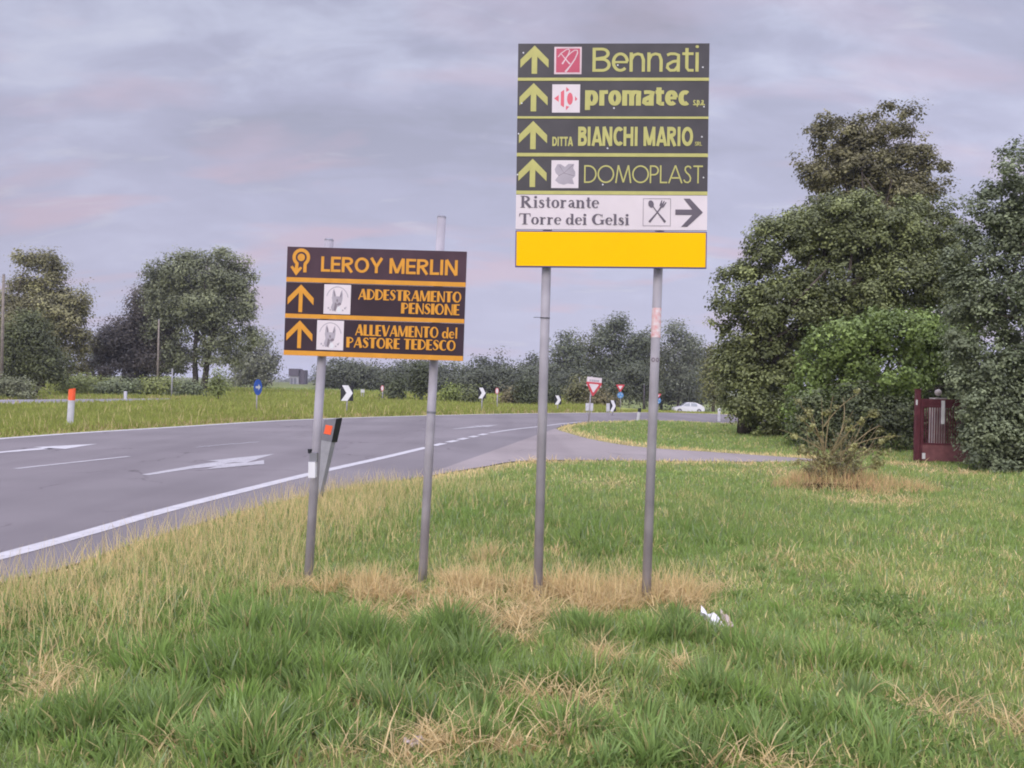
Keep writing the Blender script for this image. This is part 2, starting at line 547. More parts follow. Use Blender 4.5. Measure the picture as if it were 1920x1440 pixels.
LUSH = [(560, 1200, .36, .2, 1), (700, 1190, .4, .18, 1), (480, 1270, .4, .2, 1), (620, 1300, .36, .16, .8), (880, 1205, .17, .13, 1), (780, 1240, .26, .16, .8), (380, 1250, .3, .2, .7), (250, 1340, .4, .2, .7),
        (420, 1380, .4, .14, .8), (650, 1380, .34, .1, .6), (1000, 1260, .3, .16, .8), (1100, 1270, .2, .1, .5), (1300, 1190, .2, .1, .9), (1400, 1215, .25, .14, .7), (1560, 1240, .4, .12, .5), (1500, 1330, .4, .13, .8),
        (1650, 1370, .25, .12, .8), (1350, 1390, .3, .12, .7), (1200, 1390, .25, .12, .6), (1080, 1380, .25, .12, .6), (800, 1350, .3, .12, .7), (1180, 1180, .2, .12, .5), (1120, 1010, .7, 1.0, .75), (900, 960, .9, 1.2, .5), (1320, 1000, .8, 1.0, .5), (450, 1160, .3, .15, .5)]
def fields(x, y, sd):
    n1, n2 = fbm(x, y, 1.6, 21, 4), fbm(x, y, 6.0, 33, 3)
    n3 = fbm(x, y, 0.35, 41, 3)
    wx, wy = x + 0.9 * (fbm(x, y, 2.6, 54, 3) - .5), y + 0.8 * (fbm(x, y, 2.9, 55, 3) - .5)
    straw = 0.97 * blob(wx, wy, STRAW) * np.clip(3.6 * fbm(x, y, 3.4, 91, 4) - 0.86, 0.08, 1.15)
    lush = blob(wx, wy, LUSH)
    verge = sst(2.6, 0.7, sd + 1.2 * (n1 - 0.5)) * sst(1.2, -0.6, x) * sst(13, 10.5, y)
    dry = np.clip(0.10 + 0.9 * (n1 - 0.42) + 0.7 * (n2 - .5), 0, 1) * 0.62
    near_right = sst(0.6, 1.8, x) * sst(9, 6, y)
    dry = dry + 0.10 * near_right
    edge = sst(1.1, 0.1, sd) * sst(-0.02, 0.05, sd)
    dry = np.maximum(dry, np.where(y > 12, 1.0, 0.7) * edge * (0.5 + n2))
    dry = np.maximum(dry, 0.52 * verge * (0.35 + 1.0 * n2))
    isl = is_isle(x, y)
    dry = np.where(isl, np.clip(0.12 * n3 + 0.35 * (n1 - .45), 0, 1) + 0.6 * sst(1.4, 0.2, sd) * n1 * 1.2, dry)
    dry = np.clip(np.maximum(dry * (1 - 0.85 * lush), straw), 0, 1)
    return dict(dry=dry, lush=lush, verge=verge, straw=np.clip(straw, 0, 1), n1=n1, n2=n2, n3=n3, isl=isl)

GREEN_A, GREEN_B = np.array((0.198, 0.290, 0.074)), np.array((0.308, 0.355, 0.118))
GREEN_L = np.array((0.190, 0.282, 0.064))
BLUEG = np.array((0.265, 0.325, 0.165))
STR_A, STR_B = np.array((0.74, 0.575, 0.30)), np.array((0.53, 0.455, 0.20))
HAY = np.array((0.60, 0.40, 0.21))
ISL_G = np.array((0.245, 0.270, 0.065))

rng = np.random.default_rng(7)
def blade_mesh(name, x, y, f, H, Wd, lean, col, z, az=None):
    n = len(x)
    if az is None: az = rng.uniform(0, 2 * np.pi, n)
    dx, dy = np.cos(az), np.sin(az)
    fa = rng.uniform(0, np.pi, n)                         # facing of the blade
    wx, wy = np.cos(fa) * Wd * 0.5, np.sin(fa) * Wd * 0.5
    base = np.stack([x, y, z - 0.01], 1)
    cl, sl = np.cos(lean), np.sin(lean)
    m1 = base + np.stack([dx * sl * 0.35, dy * sl * 0.35, 0.55 * cl + 0.18 * (1 - cl)], 1) * H[:, None]
    droop = np.clip(lean * 0.9, 0.2, 1.35)
    tip = base + np.stack([dx * np.sin(droop), dy * np.sin(droop), np.cos(droop) * 0.95 + 0.05], 1) * H[:, None]
    w = np.stack([wx, wy, np.zeros(n)], 1)
    co = np.empty((n, 5, 3), np.float32)
    co[:, 0], co[:, 1] = base - w, base + w
    co[:, 2], co[:, 3] = m1 - w * 0.8, m1 + w * 0.8
    co[:, 4] = tip
    t = np.array(((0, 1, 3), (0, 3, 2), (2, 3, 4)))
    tri = (np.arange(n)[:, None, None] * 5 + t[None]).reshape(-1, 3)
    c = np.repeat(col, 5, axis=0)
    return co.reshape(-1, 3), tri, c
GG = 1.10
def pick_colour(f, n):
    dry = f['dry']
    r = rng.random(n)
    g = GREEN_A + (GREEN_B - GREEN_A) * np.clip(f['n1'] * 0.9 + rng.normal(0, .25, n), 0, 1)[:, None]
    lu = np.clip(f['lush'] * 1.1, 0, 1)[:, None]
    g = g * (1 - lu) + GREEN_L * lu
    bl = (rng.random(n) < 0.12 + 0.5 * np.clip(f['n2'] - .5, 0, 1))[:, None]
    g = np.where(bl, BLUEG * 0.95, g)
    isl = f['isl'][:, None]
    g = np.where(isl, ISL_G * (0.75 + 0.5 * f['n1'][:, None]), g)
    s = STR_B + (STR_A - STR_B) * rng.random(n)[:, None]
    hay = (rng.random(n) < 0.3 * f['straw'] + 0.06)[:, None]
    s = np.where(hay, HAY, s)
    s = np.where(isl, s * 0.62, s)
    c = np.where((r < dry)[:, None], s, g)
    return c * GG * rng.uniform(0.75, 1.25, n)[:, None], r < dry
def scatter(nper, x0, x1, y0, y1, fan=True):
    n = int(nper * (x1 - x0) * (y1 - y0))
    x, y = rng.uniform(x0, x1, n), rng.uniform(y0, y1, n)
    if fan:
        k = np.abs(x) < 0.66 * y + 2.6
        x, y = x[k], y[k]
    return x, y
def grass_zone(dens, x0, x1, y0, y1, hs, ws, keep=None):
    x, y = scatter(dens, x0, x1, y0, y1)
    sd = sdist(x, y)
    ok = sd > 0.03
    # ragged asphalt edges: thin out at the rim
    ok &= rng.random(len(x)) < np.clip(0.15 + sd * 2.2, 0, 1)
    x, y, sd = x[ok], y[ok], sd[ok]
    if keep is not None:
        k = keep(x, y)
        x, y, sd = x[k], y[k], sd[k]
    f = fields(x, y, sd)
    # gaps: thinner on straw and on bare noise
    k = rng.random(len(x)) < np.clip(1.05 - 0.35 * f['straw'] - 0.9 * np.clip(0.42 - f['n2'], 0, 1), 0.2, 1)
    x, y, sd = x[k], y[k], sd[k]
    f = {a: b[k] for a, b in f.items()}
    n = len(x)
    col, isdry = pick_colour(f, n)
    H = hs * (0.45 + 0.75 * rng.random(n)) * (0.65 + 0.7 * f['n1'])
    H = H * (1 + 1.2 * f['lush'] + 0.55 * f['verge']) * (0.45 + 1.1 * fbm(x, y, 5.5, 61, 2))
    H = H * (1 - 0.6 * f['straw'])
    H = np.minimum(H, 0.06 + np.maximum(sd, 0) * 0.6)
    Wd = ws * (0.6 + 0.8 * rng.random(n)) * (1 + 0.3 * f['lush']) * np.where(isdry, 0.85, 1)
    lean = np.abs(rng.normal(0.55, 0.38, n))
    lay = isdry & (rng.random(n) < 0.35 + 0.45 * f['straw'])
    lean = np.where(lay, rng.uniform(1.0, 1.5, n), lean)
    return blade_mesh('g', x, y, f, H, Wd, np.clip(lean, 0.05, 1.5), col, height(x, y, sd))
def stalks(n, cx, keepf, hmin, hmax, w):
    x0, x1, y0, y1 = cx
    x, y = rng.uniform(x0, x1, n), rng.uniform(y0, y1, n)
    sd = sdist(x, y)
    f = fields(x, y, sd)
    k = (sd > 0.12) & (rng.random(n) < keepf(f, x, y))
    x, y, sd = x[k], y[k], sd[k]
    f = {a: b[k] for a, b in f.items()}
    m = len(x)
    s = STR_B + (STR_A - STR_B) * rng.random(m)[:, None]
    s = s * rng.uniform(0.8, 1.2, m)[:, None]
    H = rng.uniform(hmin, hmax, m)
    return blade_mesh('s', x, y, f, H, np.full(m, w), np.clip(np.abs(rng.normal(0.25, 0.22, m)), .02, 1.2), s, height(x, y, sd))
def weeds(n, cx, size, prob):
    """small broad leaves lying among the grass"""
    x0, x1, y0, y1 = cx
    x, y = rng.uniform(x0, x1, n), rng.uniform(y0, y1, n)
    sd = sdist(x, y)
    f = fields(x, y, sd)
    k = (sd > 0.3) & (f['straw'] < 0.4) & (rng.random(n) < prob * sst(0.45, 0.65, fbm(x, y, 1.1, 77, 2)))
    x, y, sd = x[k], y[k], sd[k]
    f = {a: b[k] for a, b in f.items()}
    m = len(x)
    c = np.array((0.150, 0.225, 0.060)) * rng.uniform(0.7, 1.3, m)[:, None]
    return blade_mesh('w', x, y, f, rng.uniform(0.5, 1.2, m) * size, rng.uniform(0.5, 1.0, m) * size * 0.55, rng.uniform(0.7, 1.4, m), c, height(x, y, sd) + rng.uniform(0, 0.06, m))
def join_grass(name, parts, label, cat):
    off, co, tri, cl = 0, [], [], []
    for a, b, c in parts:
        co.append(a); tri.append(b + off); cl.append(c)
        off += len(a)
    o = tri_mesh(name, np.concatenate(co), np.concatenate(tri), np.concatenate(cl), M_GRASS)
    return tag(o, label, cat, kind='stuff')
def tufts(n, cx, lo, hi, per=170, wid=0.0055):
    x0, x1, y0, y1 = cx
    X, Y = rng.uniform(x0, x1, n), rng.uniform(y0, y1, n)
    sd = sdist(X, Y)
    f = fields(X, Y, sd)
    k = (sd > 0.35) & (rng.random(n) < np.clip(1.15 * f['lush'] + 0.06, 0, 1)) & (f['straw'] < 0.5)
    X, Y, L = X[k], Y[k], f['lush'][k]
    m = len(X)
    i = np.repeat(np.arange(m), per)
    a, q = rng.uniform(0, 2 * np.pi, len(i)), rng.random(len(i)) ** 0.6
    sz = rng.uniform(0.05, 0.13, m) * (0.7 + 0.5 * L)
    x, y = X[i] + np.cos(a) * q * sz[i], Y[i] + np.sin(a) * q * sz[i]
    H = rng.uniform(lo, hi, m)[i] * (0.5 + 0.6 * L[i]) * rng.uniform(0.6, 1.1, len(i))
    tone = rng.uniform(0, 1, m)[i][:, None]
    c = GREEN_L * (1 - tone) + (0.6 * GREEN_A + 0.4 * BLUEG) * tone
    c = c * GG * (rng.uniform(0.75, 1.25, m)[i] * rng.uniform(0.8, 1.2, len(i)))[:, None]
    dead = (rng.random(len(i)) < 0.07)[:, None]
    c = np.where(dead, STR_B * 0.9, c)
    co, tri, cl = blade_mesh('t', x, y, None, H, wid * rng.uniform(.6, 1.3, len(i)), np.clip(0.1 + 0.75 * q + rng.normal(0, .16, len(i)), .03, 1.3), c, height(x, y), az=a + rng.normal(0, .45, len(i)))
    return co, tri, cl
def hay(n, cx, thr=0.3):
    """cut straw lying flat and tangled over the dry patches"""
    x0, x1, y0, y1 = cx
    x, y = rng.uniform(x0, x1, n), rng.uniform(y0, y1, n)
    sd = sdist(x, y)
    f = fields(x, y, sd)
    k = (sd > 0.1) & (rng.random(n) < np.clip((f['straw'] - thr) * 1.9, 0, 1))
    x, y, sd = x[k], y[k], sd[k]
    m = len(x)
    t = rng.random(m)[:, None]
    c = STR_A * 0.92 * (1 - t) + (0.6 * HAY + 0.4 * STR_B) * t
    c = c * rng.uniform(0.7, 1.2, m)[:, None]
    return blade_mesh('h', x, y, None, rng.uniform(0.08, 0.26, m), rng.uniform(.004, .008, m) * np.maximum(1, y / 6), np.clip(rng.normal(1.33, .2, m), .7, 1.53), c, height(x, y, sd) + rng.uniform(0.0, 0.05, m))
STRAW_TUFTS = [(948, 1092, 1.1), (930, 1110, .9), (1050, 1098, 1), (1078, 1092, 1), (1108, 1105, .9), (1140, 1108, .7), (1250, 1100, 1.15), (1275, 1108, 1), (1228, 1118, .9), (1305, 1112, .7), (640, 1092, .8), (610, 1100, .6), (690, 1096, .9),
               (735, 1104, .9), (770, 1112, .7), (830, 1110, .7), (870, 1100, .8), (905, 1048, .7), (925, 1040, .7), (900, 1150, .6), (870, 1165, .6), (1112, 1205, .8), (1100, 1232, .8), (1130, 1240, .7), (1290, 1255, .7), (880, 1392, .7), (930, 1385, .7),
               (960, 1402, .6), (990, 1312, .5), (1130, 1410, .6), (545, 1412, .5), (1000, 1400, .5), (850, 1140, .7), (795, 1130, .7), (990, 1120, .8), (1010, 1128, .7), (1180, 1128, .7)]
def straw_tufts(per=150):
    C = np.array([(*gp(px, py)[:2], s_) for px, py, s_ in STRAW_TUFTS])
    i = np.repeat(np.arange(len(C)), per)
    n = len(i)
    a, q = rng.uniform(0, 2 * np.pi, n), rng.random(n) ** 0.6
    x, y = C[i, 0] + np.cos(a) * q * 0.13 * C[i, 2], C[i, 1] + np.sin(a) * q * 0.11 * C[i, 2]
    H = C[i, 2] * rng.uniform(0.06, 0.30, n) * np.where(C[i, 1] < 5.80, 0.45, 1.0)
    t = rng.random(n)[:, None]
    c = (STR_A * (1 - t) + (HAY * .5 + STR_B * .5) * t) * rng.uniform(.75, 1.2, n)[:, None]
    return blade_mesh('u', x, y, None, H, rng.uniform(.004, .007, n), np.clip(0.15 + 0.7 * q + rng.normal(0, .25, n), .03, 1.45), c, height(x, y), az=a + rng.normal(0, .6, n))
near = lambda x, y: ~is_isle(x, y)
isle = lambda x, y: is_isle(x, y) & ~((y > 43) & (x > 6.5))
join_grass('grass', [
    grass_zone(3300, -5.9, 5.9, 1.6, 5.0, 0.095, 0.0080),
    grass_zone(2600, -7.2, 7.5, 5.0, 7.5, 0.088, 0.0090),
    grass_zone(1700, -7.0, 10.5, 7.5, 12.0, 0.10, 0.011, near),
    grass_zone(700, -8.0, 15.5, 12.0, 20.0, 0.10, 0.016, near),
    grass_zone(260, -2.0, 22.0, 20.0, 36.0, 0.10, 0.028, near),
    stalks(26000, (-5.2, 0.5, 3.0, 11.5), lambda f, x, y: 0.75 * f['verge'], 0.18, 0.38, 0.0042),
    stalks(20000, (-2.2, 2.2, 4.9, 7.0), lambda f, x, y: 0.55 * np.clip(f['straw'] - 0.25, 0, 1) * sst(5.2, 5.5, y) * sst(6.9, 6.3, y), 0.10, 0.36, 0.005),
    stalks(9000, (-3.0, 8.0, 6.5, 13.0), lambda f, x, y: 0.10 + 0.25 * f['straw'], 0.1, 0.24, 0.005),
    tufts(4600, (-4.6, 5.0, 1.8, 5.8), 0.13, 0.30, 64, 0.0115),
    tufts(900, (-4.0, 7.0, 5.8, 10.0), 0.10, 0.2, 80, 0.012),
    hay(150000, (-3.2, 3.6, 2.6, 7.2), 0.34),
    hay(30000, (0.0, 9.0, 7.2, 17.0), 0.4),
    straw_tufts(),
    weeds(60000, (-4.0, 4.2, 2.3, 6.0), 0.045, 0.9),
], 'rough roadside grass, green with straw coloured patches, around the two direction signs', 'grass')
join_grass('island_grass', [
    grass_zone(330, -24.0, 6.0, 17.0, 32.0, 0.20, 0.028, isle),
    grass_zone(110, -36.0, 34.0, 32.0, 60.0, 0.26, 0.05, isle),
    grass_zone(16, -70.0, 70.0, 60.0, 110.0, 0.4, 0.12, lambda x, y: x < 6.5),
    grass_zone(150, 6.0, 20.0, 43.0, 52.0, 0.10, 0.035, lambda x, y: x > 6.5),
    stalks(2600, (-16, 8, 17.5, 42), lambda f, x, y: 0.5 * isle(x, y) * f['n1'], 0.3, 0.6, 0.02),
], 'bright yellow green meadow grass on the traffic island beyond the road', 'grass')

# ------------------------------------------------------------------ ground and roads
def ground_sheet():
    def spaced(lo, hi, n, s):
        t = np.linspace(np.arcsinh(lo / s), np.arcsinh(hi / s), n)
        return np.sinh(t) * s
    xs = spaced(-1600, 1600, 560, 5.0)
    ys = np.concatenate([-spaced(0.4, 430, 60, 4.0)[::-1], spaced(0, 1950, 620, 7.0)])
    X, Y = np.meshgrid(xs, ys)
    x, y = X.ravel(), Y.ravel()
    nearm = (np.abs(x) < 160) & (np.abs(y) < 260)
    sd = np.full(x.shape, 50.0)
    sd[nearm] = sdist(x[nearm], y[nearm])
    z = height(x, y, sd)
    f = fields(x, y, sd)
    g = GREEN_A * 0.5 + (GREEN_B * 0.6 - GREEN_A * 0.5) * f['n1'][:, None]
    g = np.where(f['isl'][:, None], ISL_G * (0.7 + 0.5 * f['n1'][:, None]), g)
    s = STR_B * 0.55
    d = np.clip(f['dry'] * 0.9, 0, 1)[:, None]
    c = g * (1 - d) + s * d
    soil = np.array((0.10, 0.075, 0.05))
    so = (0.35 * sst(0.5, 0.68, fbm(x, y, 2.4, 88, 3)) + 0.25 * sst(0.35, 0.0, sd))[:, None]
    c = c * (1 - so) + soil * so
    farm = sst(110, 260, np.hypot(x, y))[:, None]
    c = c * (1 - farm) + np.array((0.12, 0.13, 0.05)) * farm
    nx, ny = len(xs), len(ys)
    i = (np.arange(ny - 1)[:, None] * nx + np.arange(nx - 1)[None]).ravel()
    quads = np.stack([i, i + 1, i + 1 + nx, i + nx], 1)
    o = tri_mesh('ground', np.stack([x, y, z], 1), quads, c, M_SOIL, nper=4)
    o.data.polygons.foreach_set('use_smooth', np.ones(len(quads), bool))
    tag(o, kind='structure')
ground_sheet()

from mathutils.geometry import tessellate_polygon
def sheet(name, poly, z, colfun=None, mat_=None, kind='structure'):
    tr = tessellate_polygon([[Vector((p[0], p[1], 0)) for p in poly]])
    P = np.array([(p[0], p[1], z) for p in poly])
    c = colfun(P[:, 0], P[:, 1]) if colfun else np.full((len(P), 3), 0.2)
    o = tri_mesh(name, P, np.array(tr), c, mat_ or M_ROAD)
    # faces up
    if o.data.polygons[0].normal.z < 0: o.data.flip_normals()
    return tag(o, kind=kind)
ASPH, DRIVE = np.array((0.198, 0.174, 0.172)), np.array((0.285, 0.242, 0.225))
sheet('road', np.vstack([far_edge, lawn_edge[::-1], drive_near[40:]]), 0.0, lambda x, y: np.tile(ASPH, (len(x), 1)))
sheet('side_road', np.vstack([lawn_edge[:1], drive_far, drive_near[:41]]), 0.0, lambda x, y: np.tile(DRIVE, (len(x), 1)))
sheet('road', STRIP, 0.004, lambda x, y: np.tile(np.array((0.26, 0.245, 0.26)), (len(x), 1)))

def ribbon2(pts, w):
    P = np.array(pts)[:, :2]
    t = np.gradient(P, axis=0)
    t /= np.linalg.norm(t, axis=1)[:, None] + 1e-9
    nrm = np.stack([-t[:, 1], t[:, 0]], 1)
    return P + nrm * w / 2, P - nrm * w / 2
MARK_V, MARK_T, MARK_C = [], [], []
def mark_poly(poly, keep=1.0, z=0.005):
    b = len(MARK_V)
    for p in poly: MARK_V.append((p[0], p[1], z)); MARK_C.append((keep,) * 3)
    for t in tessellate_polygon([[Vector((p[0], p[1], 0)) for p in poly]]): MARK_T.append(tuple(b + i for i in t))
def mark_line(pts, w, keep=1.0):
    a, c = ribbon2(pts, w)
    b = len(MARK_V)
    n = len(a)
    for i in range(n):
        MARK_V.append((*a[i], 0.005)); MARK_V.append((*c[i], 0.005)); MARK_C.extend([(keep,) * 3] * 2)
    for i in range(n - 1):
        MARK_T.append((b + 2 * i, b + 2 * i + 1, b + 2 * i + 3)); MARK_T.append((b + 2 * i, b + 2 * i + 3, b + 2 * i + 2))
edge = smooth_line([(-5.2, 0.5)] + gl([(0, 1044), (300, 960), (480, 914), (595, 886), (720, 858), (800, 839)]), 12)
mark_line(edge, 0.20, .88)
for a, b in (((812, 836), (832, 831.5)), ((840, 829.5), (856, 826)), ((861, 824.5), (875, 821.5)), ((882, 820), (894, 817.5)), ((900, 816), (911, 813.5))):
    p, q = gl([a, b])
    mark_line([p, ((p[0] + q[0]) / 2, (p[1] + q[1]) / 2), q], 0.2, 0.9)
mark_line(smooth_line(gl([(918, 812), (965, 805), (1010, 800), (1050, 795), (1090, 791)]), 6), 0.16, 0.8)
# far edge line lies 0.25 m inside the kerbless edge
fe = far_edge[8:-18]
a_, c_ = ribbon2(fe, 0.44)
mark_line(c_ if abs(c_[20][0]) < abs(a_[20][0]) else a_, 0.22, 1.0)
for pa, pb, k in (((30, 879), (242, 856), .62), ((365, 838.5), (485, 828.5), .3)):
    p, q = gl([pa, pb])
    mark_line([p, ((p[0] + q[0]) / 2, (p[1] + q[1]) / 2), q], 0.13, k)
def arrow_mark(tail, tip, keep, right=False, wide=1.0):
    a, b = Vector(gl([tail])[0]), Vector(gl([tip])[0])
    d = b - a
    Ln = d.length
    d.normalize()
    n = Vector((d.y, -d.x))
    P = lambda s, t: a + d * s + n * t
    h = min(1.7, Ln * 0.45)
    mark_poly([P(0, -.07), P(Ln * .45, -.16), P(Ln - h, -.15), P(Ln - h, -.40 * wide), P(Ln, 0), P(Ln - h, .40 * wide), P(Ln - h, .15), P(Ln * .45, .16), P(0, .07)], keep)
    if right:
        s = Ln * 0.24
        mark_poly([P(s, .10), P(s + .5, .30), P(s + .05, .38), P(s + 1.15, .80), P(s + 1.75, .46), P(s + 1.35, .44), P(s + 1.15, .30), P(s + .8, .12)], keep, 0.009)
arrow_mark((272, 891), (514, 851.5), .68, True, 0.95)
arrow_mark((-40, 852), (182, 832.5), .9, False)
arrow_mark((850, 804.5), (935, 796.5), .6, False, 0.8)
mk = tri_mesh('road_markings', np.array(MARK_V), np.array(MARK_T), np.array(MARK_C), M_PAINT)
tag(mk, kind='structure')

# ------------------------------------------------------------------ trees and shrubs
DENS = 3.2
LEAFGAIN = 1.72
BOUGHS = 24
def leaf_cloud(lobes, leaf, k, c1, c2, seed, clump=None, fill=0.4, droop=0.0, aspect=0.7, maxn=140000, bough=(0.27, 0.52), nbough=None):
    """lobes: (cx, cy, cz, rx, ry, rz); many leaf-sized quads in clumps through the crown's volume"""
    r = np.random.default_rng(seed)
    L = np.array(lobes, float)
    area = np.pi * L[:, 3] * L[:, 5]
    leaf = leaf * 1.15
    n = int(min(maxn, DENS * k * area.sum() / (leaf * leaf * aspect)))
    per = 44
    nc = max(24, n // per)
    li = r.choice(len(L), nc, p=area / area.sum())
    # lobe > bough > clump > leaf: the boughs leave shaded hollows between them
    nb = np.maximum(6, ((nbough or BOUGHS) * area / area.mean()).astype(int))
    bl = np.repeat(np.arange(len(L)), nb)
    d = r.normal(size=(len(bl), 3))
    d /= np.linalg.norm(d, axis=1)[:, None]
    brad = r.uniform(0.25, 1.0, len(bl)) ** fill
    bc = L[bl, :3] + d * L[bl, 3:6] * (brad * 0.80)[:, None]
    bs = L[bl, 3:6] * r.uniform(*bough, len(bl))[:, None]
    bt = r.uniform(0.72, 1.28, len(bl))
    w = bs[:, 0] * bs[:, 2]
    bi = r.choice(len(bl), nc, p=w / w.sum())
    e = r.normal(size=(nc, 3))
    e /= np.linalg.norm(e, axis=1)[:, None]
    e[:, 2] = np.where(e[:, 2] < -0.2, -e[:, 2], e[:, 2])
    c = bc[bi] + e * bs[bi] * np.array((1, 1, 0.72)) * (r.random(nc) ** 0.4)[:, None]
    out = 0.5 * d[bi] + e
    cr = clump if clump else 3.4 * leaf
    csz = cr * r.uniform(0.6, 1.5, nc)
    idx = np.repeat(np.arange(nc), per)
    m = len(idx)
    off = np.clip(r.normal(size=(m, 3)), -1.7, 1.7) * (csz[idx] * 0.62)[:, None]
    off[:, 2] *= 0.75
    if droop: off[:, 2] -= droop * np.abs(r.normal(size=m)) * csz[idx]
    p = c[idx] + off
    nrm = 0.35 * out[idx] + 0.34 * r.normal(size=(m, 3)) + np.array((0, 0, 0.6)) + 0.9 * off / (csz[idx][:, None] + 1e-6)
    nrm /= np.linalg.norm(nrm, axis=1)[:, None] + 1e-9
    t = r.normal(size=(m, 3))
    t -= nrm * (t * nrm).sum(1)[:, None]
    t /= np.linalg.norm(t, axis=1)[:, None] + 1e-9
    b = np.cross(nrm, t)
    s = leaf * r.uniform(0.6, 1.3, m)[:, None]
    co = np.empty((m, 4, 3))
    co[:, 0] = p - t * s * 0.5
    co[:, 1] = p + b * s * aspect * 0.5 + nrm * s * 0.08
    co[:, 2] = p + t * s * 0.5
    co[:, 3] = p - b * s * aspect * 0.5 + nrm * s * 0.08
    q = np.arange(m * 4).reshape(m, 4)
    mixf = np.clip(r.normal(0.5, 0.28, nc), 0, 1)
    bright = LEAFGAIN * r.uniform(0.75, 1.25, nc) * bt[bi]
    col = (np.array(c1) + (np.array(c2) - np.array(c1)) * mixf[:, None]) * bright[:, None] * np.array((1.06, 1.04, 0.84))
    col = col[idx] * r.uniform(0.9, 1.1, m)[:, None]
    return co.reshape(-1, 3), q, np.repeat(col, 4, axis=0)
def px_lobes(lobes, Y, base):
    out = []
    s = Y / F
    for l in lobes:
        px, py, rx, ry = l[:4]
        dy = l[4] if len(l) > 4 else 0.0
        p = at(px, py, Y) - base
        r = rx * s * 1.08
        out.append((p.x, dy, p.z, r, l[5] if len(l) > 5 else r * 0.95, ry * s * 1.06))
    return out
_seed = [100]
def tree(name, label, cat, bx, Y, lobes, c1, c2, group=None, leaf=None, k=3.6, trunk=0.18, stems=1, clump=None, fill=0.42, droop=0.0, limbs=7, base_z=None, crown_name='crown', stem_name='trunk', maxn=140000, **kw):
    _seed[0] += 1
    sd_ = _seed[0]
    X = at(bx, 735, Y).x
    z = float(height(np.array([X]), np.array([float(Y)]))[0]) if base_z is None else base_z
    base = Vector((X, Y, z))
    o = thing(name, label, cat, base, group)
    L = px_lobes(lobes, Y, base)
    if leaf is None: leaf = Y / 800 * 2.0
    co, q, c = leaf_cloud(L, leaf, k, c1, c2, sd_, clump, fill, droop, maxn=maxn, **kw)
    cr = tri_mesh(crown_name, co, q, c, M_LEAF, o, nper=4)
    rr = random.Random(sd_)
    mb = MB()
    top = max(l[2] + l[5] * 0.5 for l in L)
    Ls = sorted(L, key=lambda l: -l[3] * l[5])
    for s_ in range(stems):
        tx = (s_ - (stems - 1) / 2) * trunk * 2.6
        l0 = Ls[s_ % len(Ls)]
        pts, rad = [], []
        for i in range(7):
            t = i / 6
            pts.append((tx * (1 + t) + l0[0] * t ** 1.5 + rr.uniform(-1, 1) * trunk * 0.4 * (i > 0), l0[1] * t + rr.uniform(-.3, .3) * trunk, -0.15 + (min(top, l0[2] + l0[5] * 0.6) + 0.15) * t))
            rad.append(trunk * (1.25 if i == 0 else 1.0 - 0.72 * t))
        mb.tube(pts, rad, 9)
        for j in range(limbs):
            l = Ls[j % len(Ls)]
            i0 = rr.choice((2, 3, 4))
            p0 = Vector(pts[i0])
            p3 = Vector((l[0] + l[3] * rr.uniform(-.7, .7), l[1] + l[4] * rr.uniform(-.7, .7), l[2] + l[5] * rr.uniform(-.5, .7)))
            if p3.z < p0.z: p3.z = p0.z + abs(p3.z - p0.z) * 0.5 + .1
            mid = p0.lerp(p3, 0.5) + Vector((rr.uniform(-.2, .2), rr.uniform(-.2, .2), 0.12)) * (p3 - p0).length
            r0 = trunk * 0.42
            mb.tube([p0, p0.lerp(mid, .5) + Vector((0, 0, .05)), mid, p3], [r0, r0 * .75, r0 * .5, r0 * .15], 6)
    mb.build(stem_name, M_BARK, o, smooth=True)
    return o

G_LEFT = 'trees beyond the road on the left'
G_LINE = 'trees of the far tree line behind the roundabout'
G_SHRUB = 'round shrubs along the roundabout'
# left group
tree('tree', 'tall loose olive green tree at the far left edge of the photo', 'tree', 75, 70,
     [(75, 515, 42, 55), (35, 565, 45, 55, 1), (110, 580, 48, 60), (60, 640, 60, 55), (135, 640, 32, 50, -1), (150, 545, 16, 22), (0, 600, 35, 50), (115, 690, 30, 30), (162, 590, 10, 30), (90, 600, 60, 60), (150, 650, 22, 60), (130, 700, 40, 26)],
     (0.085, 0.078, 0.048), (0.14, 0.135, 0.07), G_LEFT, k=3.2, trunk=0.3, fill=0.5, clump=0.55)
tree('bush', 'big rounded dark green bush under the tall olive tree at the far left', 'bush', 55, 52,
     [(45, 640, 45, 40), (85, 680, 38, 45), (20, 690, 50, 45), (100, 700, 26, 28), (60, 610, 30, 25)],
     (0.036, 0.041, 0.022), (0.075, 0.086, 0.036), None, k=5.5, trunk=0.12, stems=3, crown_name='foliage', stem_name='stem')
tree('bush', 'low grey green scrub mound at the left end of the far side road', 'bush', 20, 46,
     [(10, 730, 45, 20), (45, 735, 35, 18), (-30, 728, 40, 22)], (0.07, 0.08, 0.05), (0.12, 0.125, 0.08), None, k=4, trunk=0.05, stems=2, limbs=3, crown_name='foliage', stem_name='stem')
tree('tree', 'dark purple leaved tree between the olive tree and the tall poplar', 'tree', 265, 78,
     [(268, 580, 32, 42), (245, 625, 40, 40), (295, 640, 40, 45), (210, 660, 42, 34), (260, 680, 60, 32), (180, 690, 28, 22), (310, 600, 26, 45), (225, 650, 50, 45), (300, 670, 50, 40), (170, 700, 30, 18), (240, 700, 70, 18)],
     (0.040, 0.034, 0.034), (0.074, 0.064, 0.058), G_LEFT, k=3.2, trunk=0.28, fill=0.5)
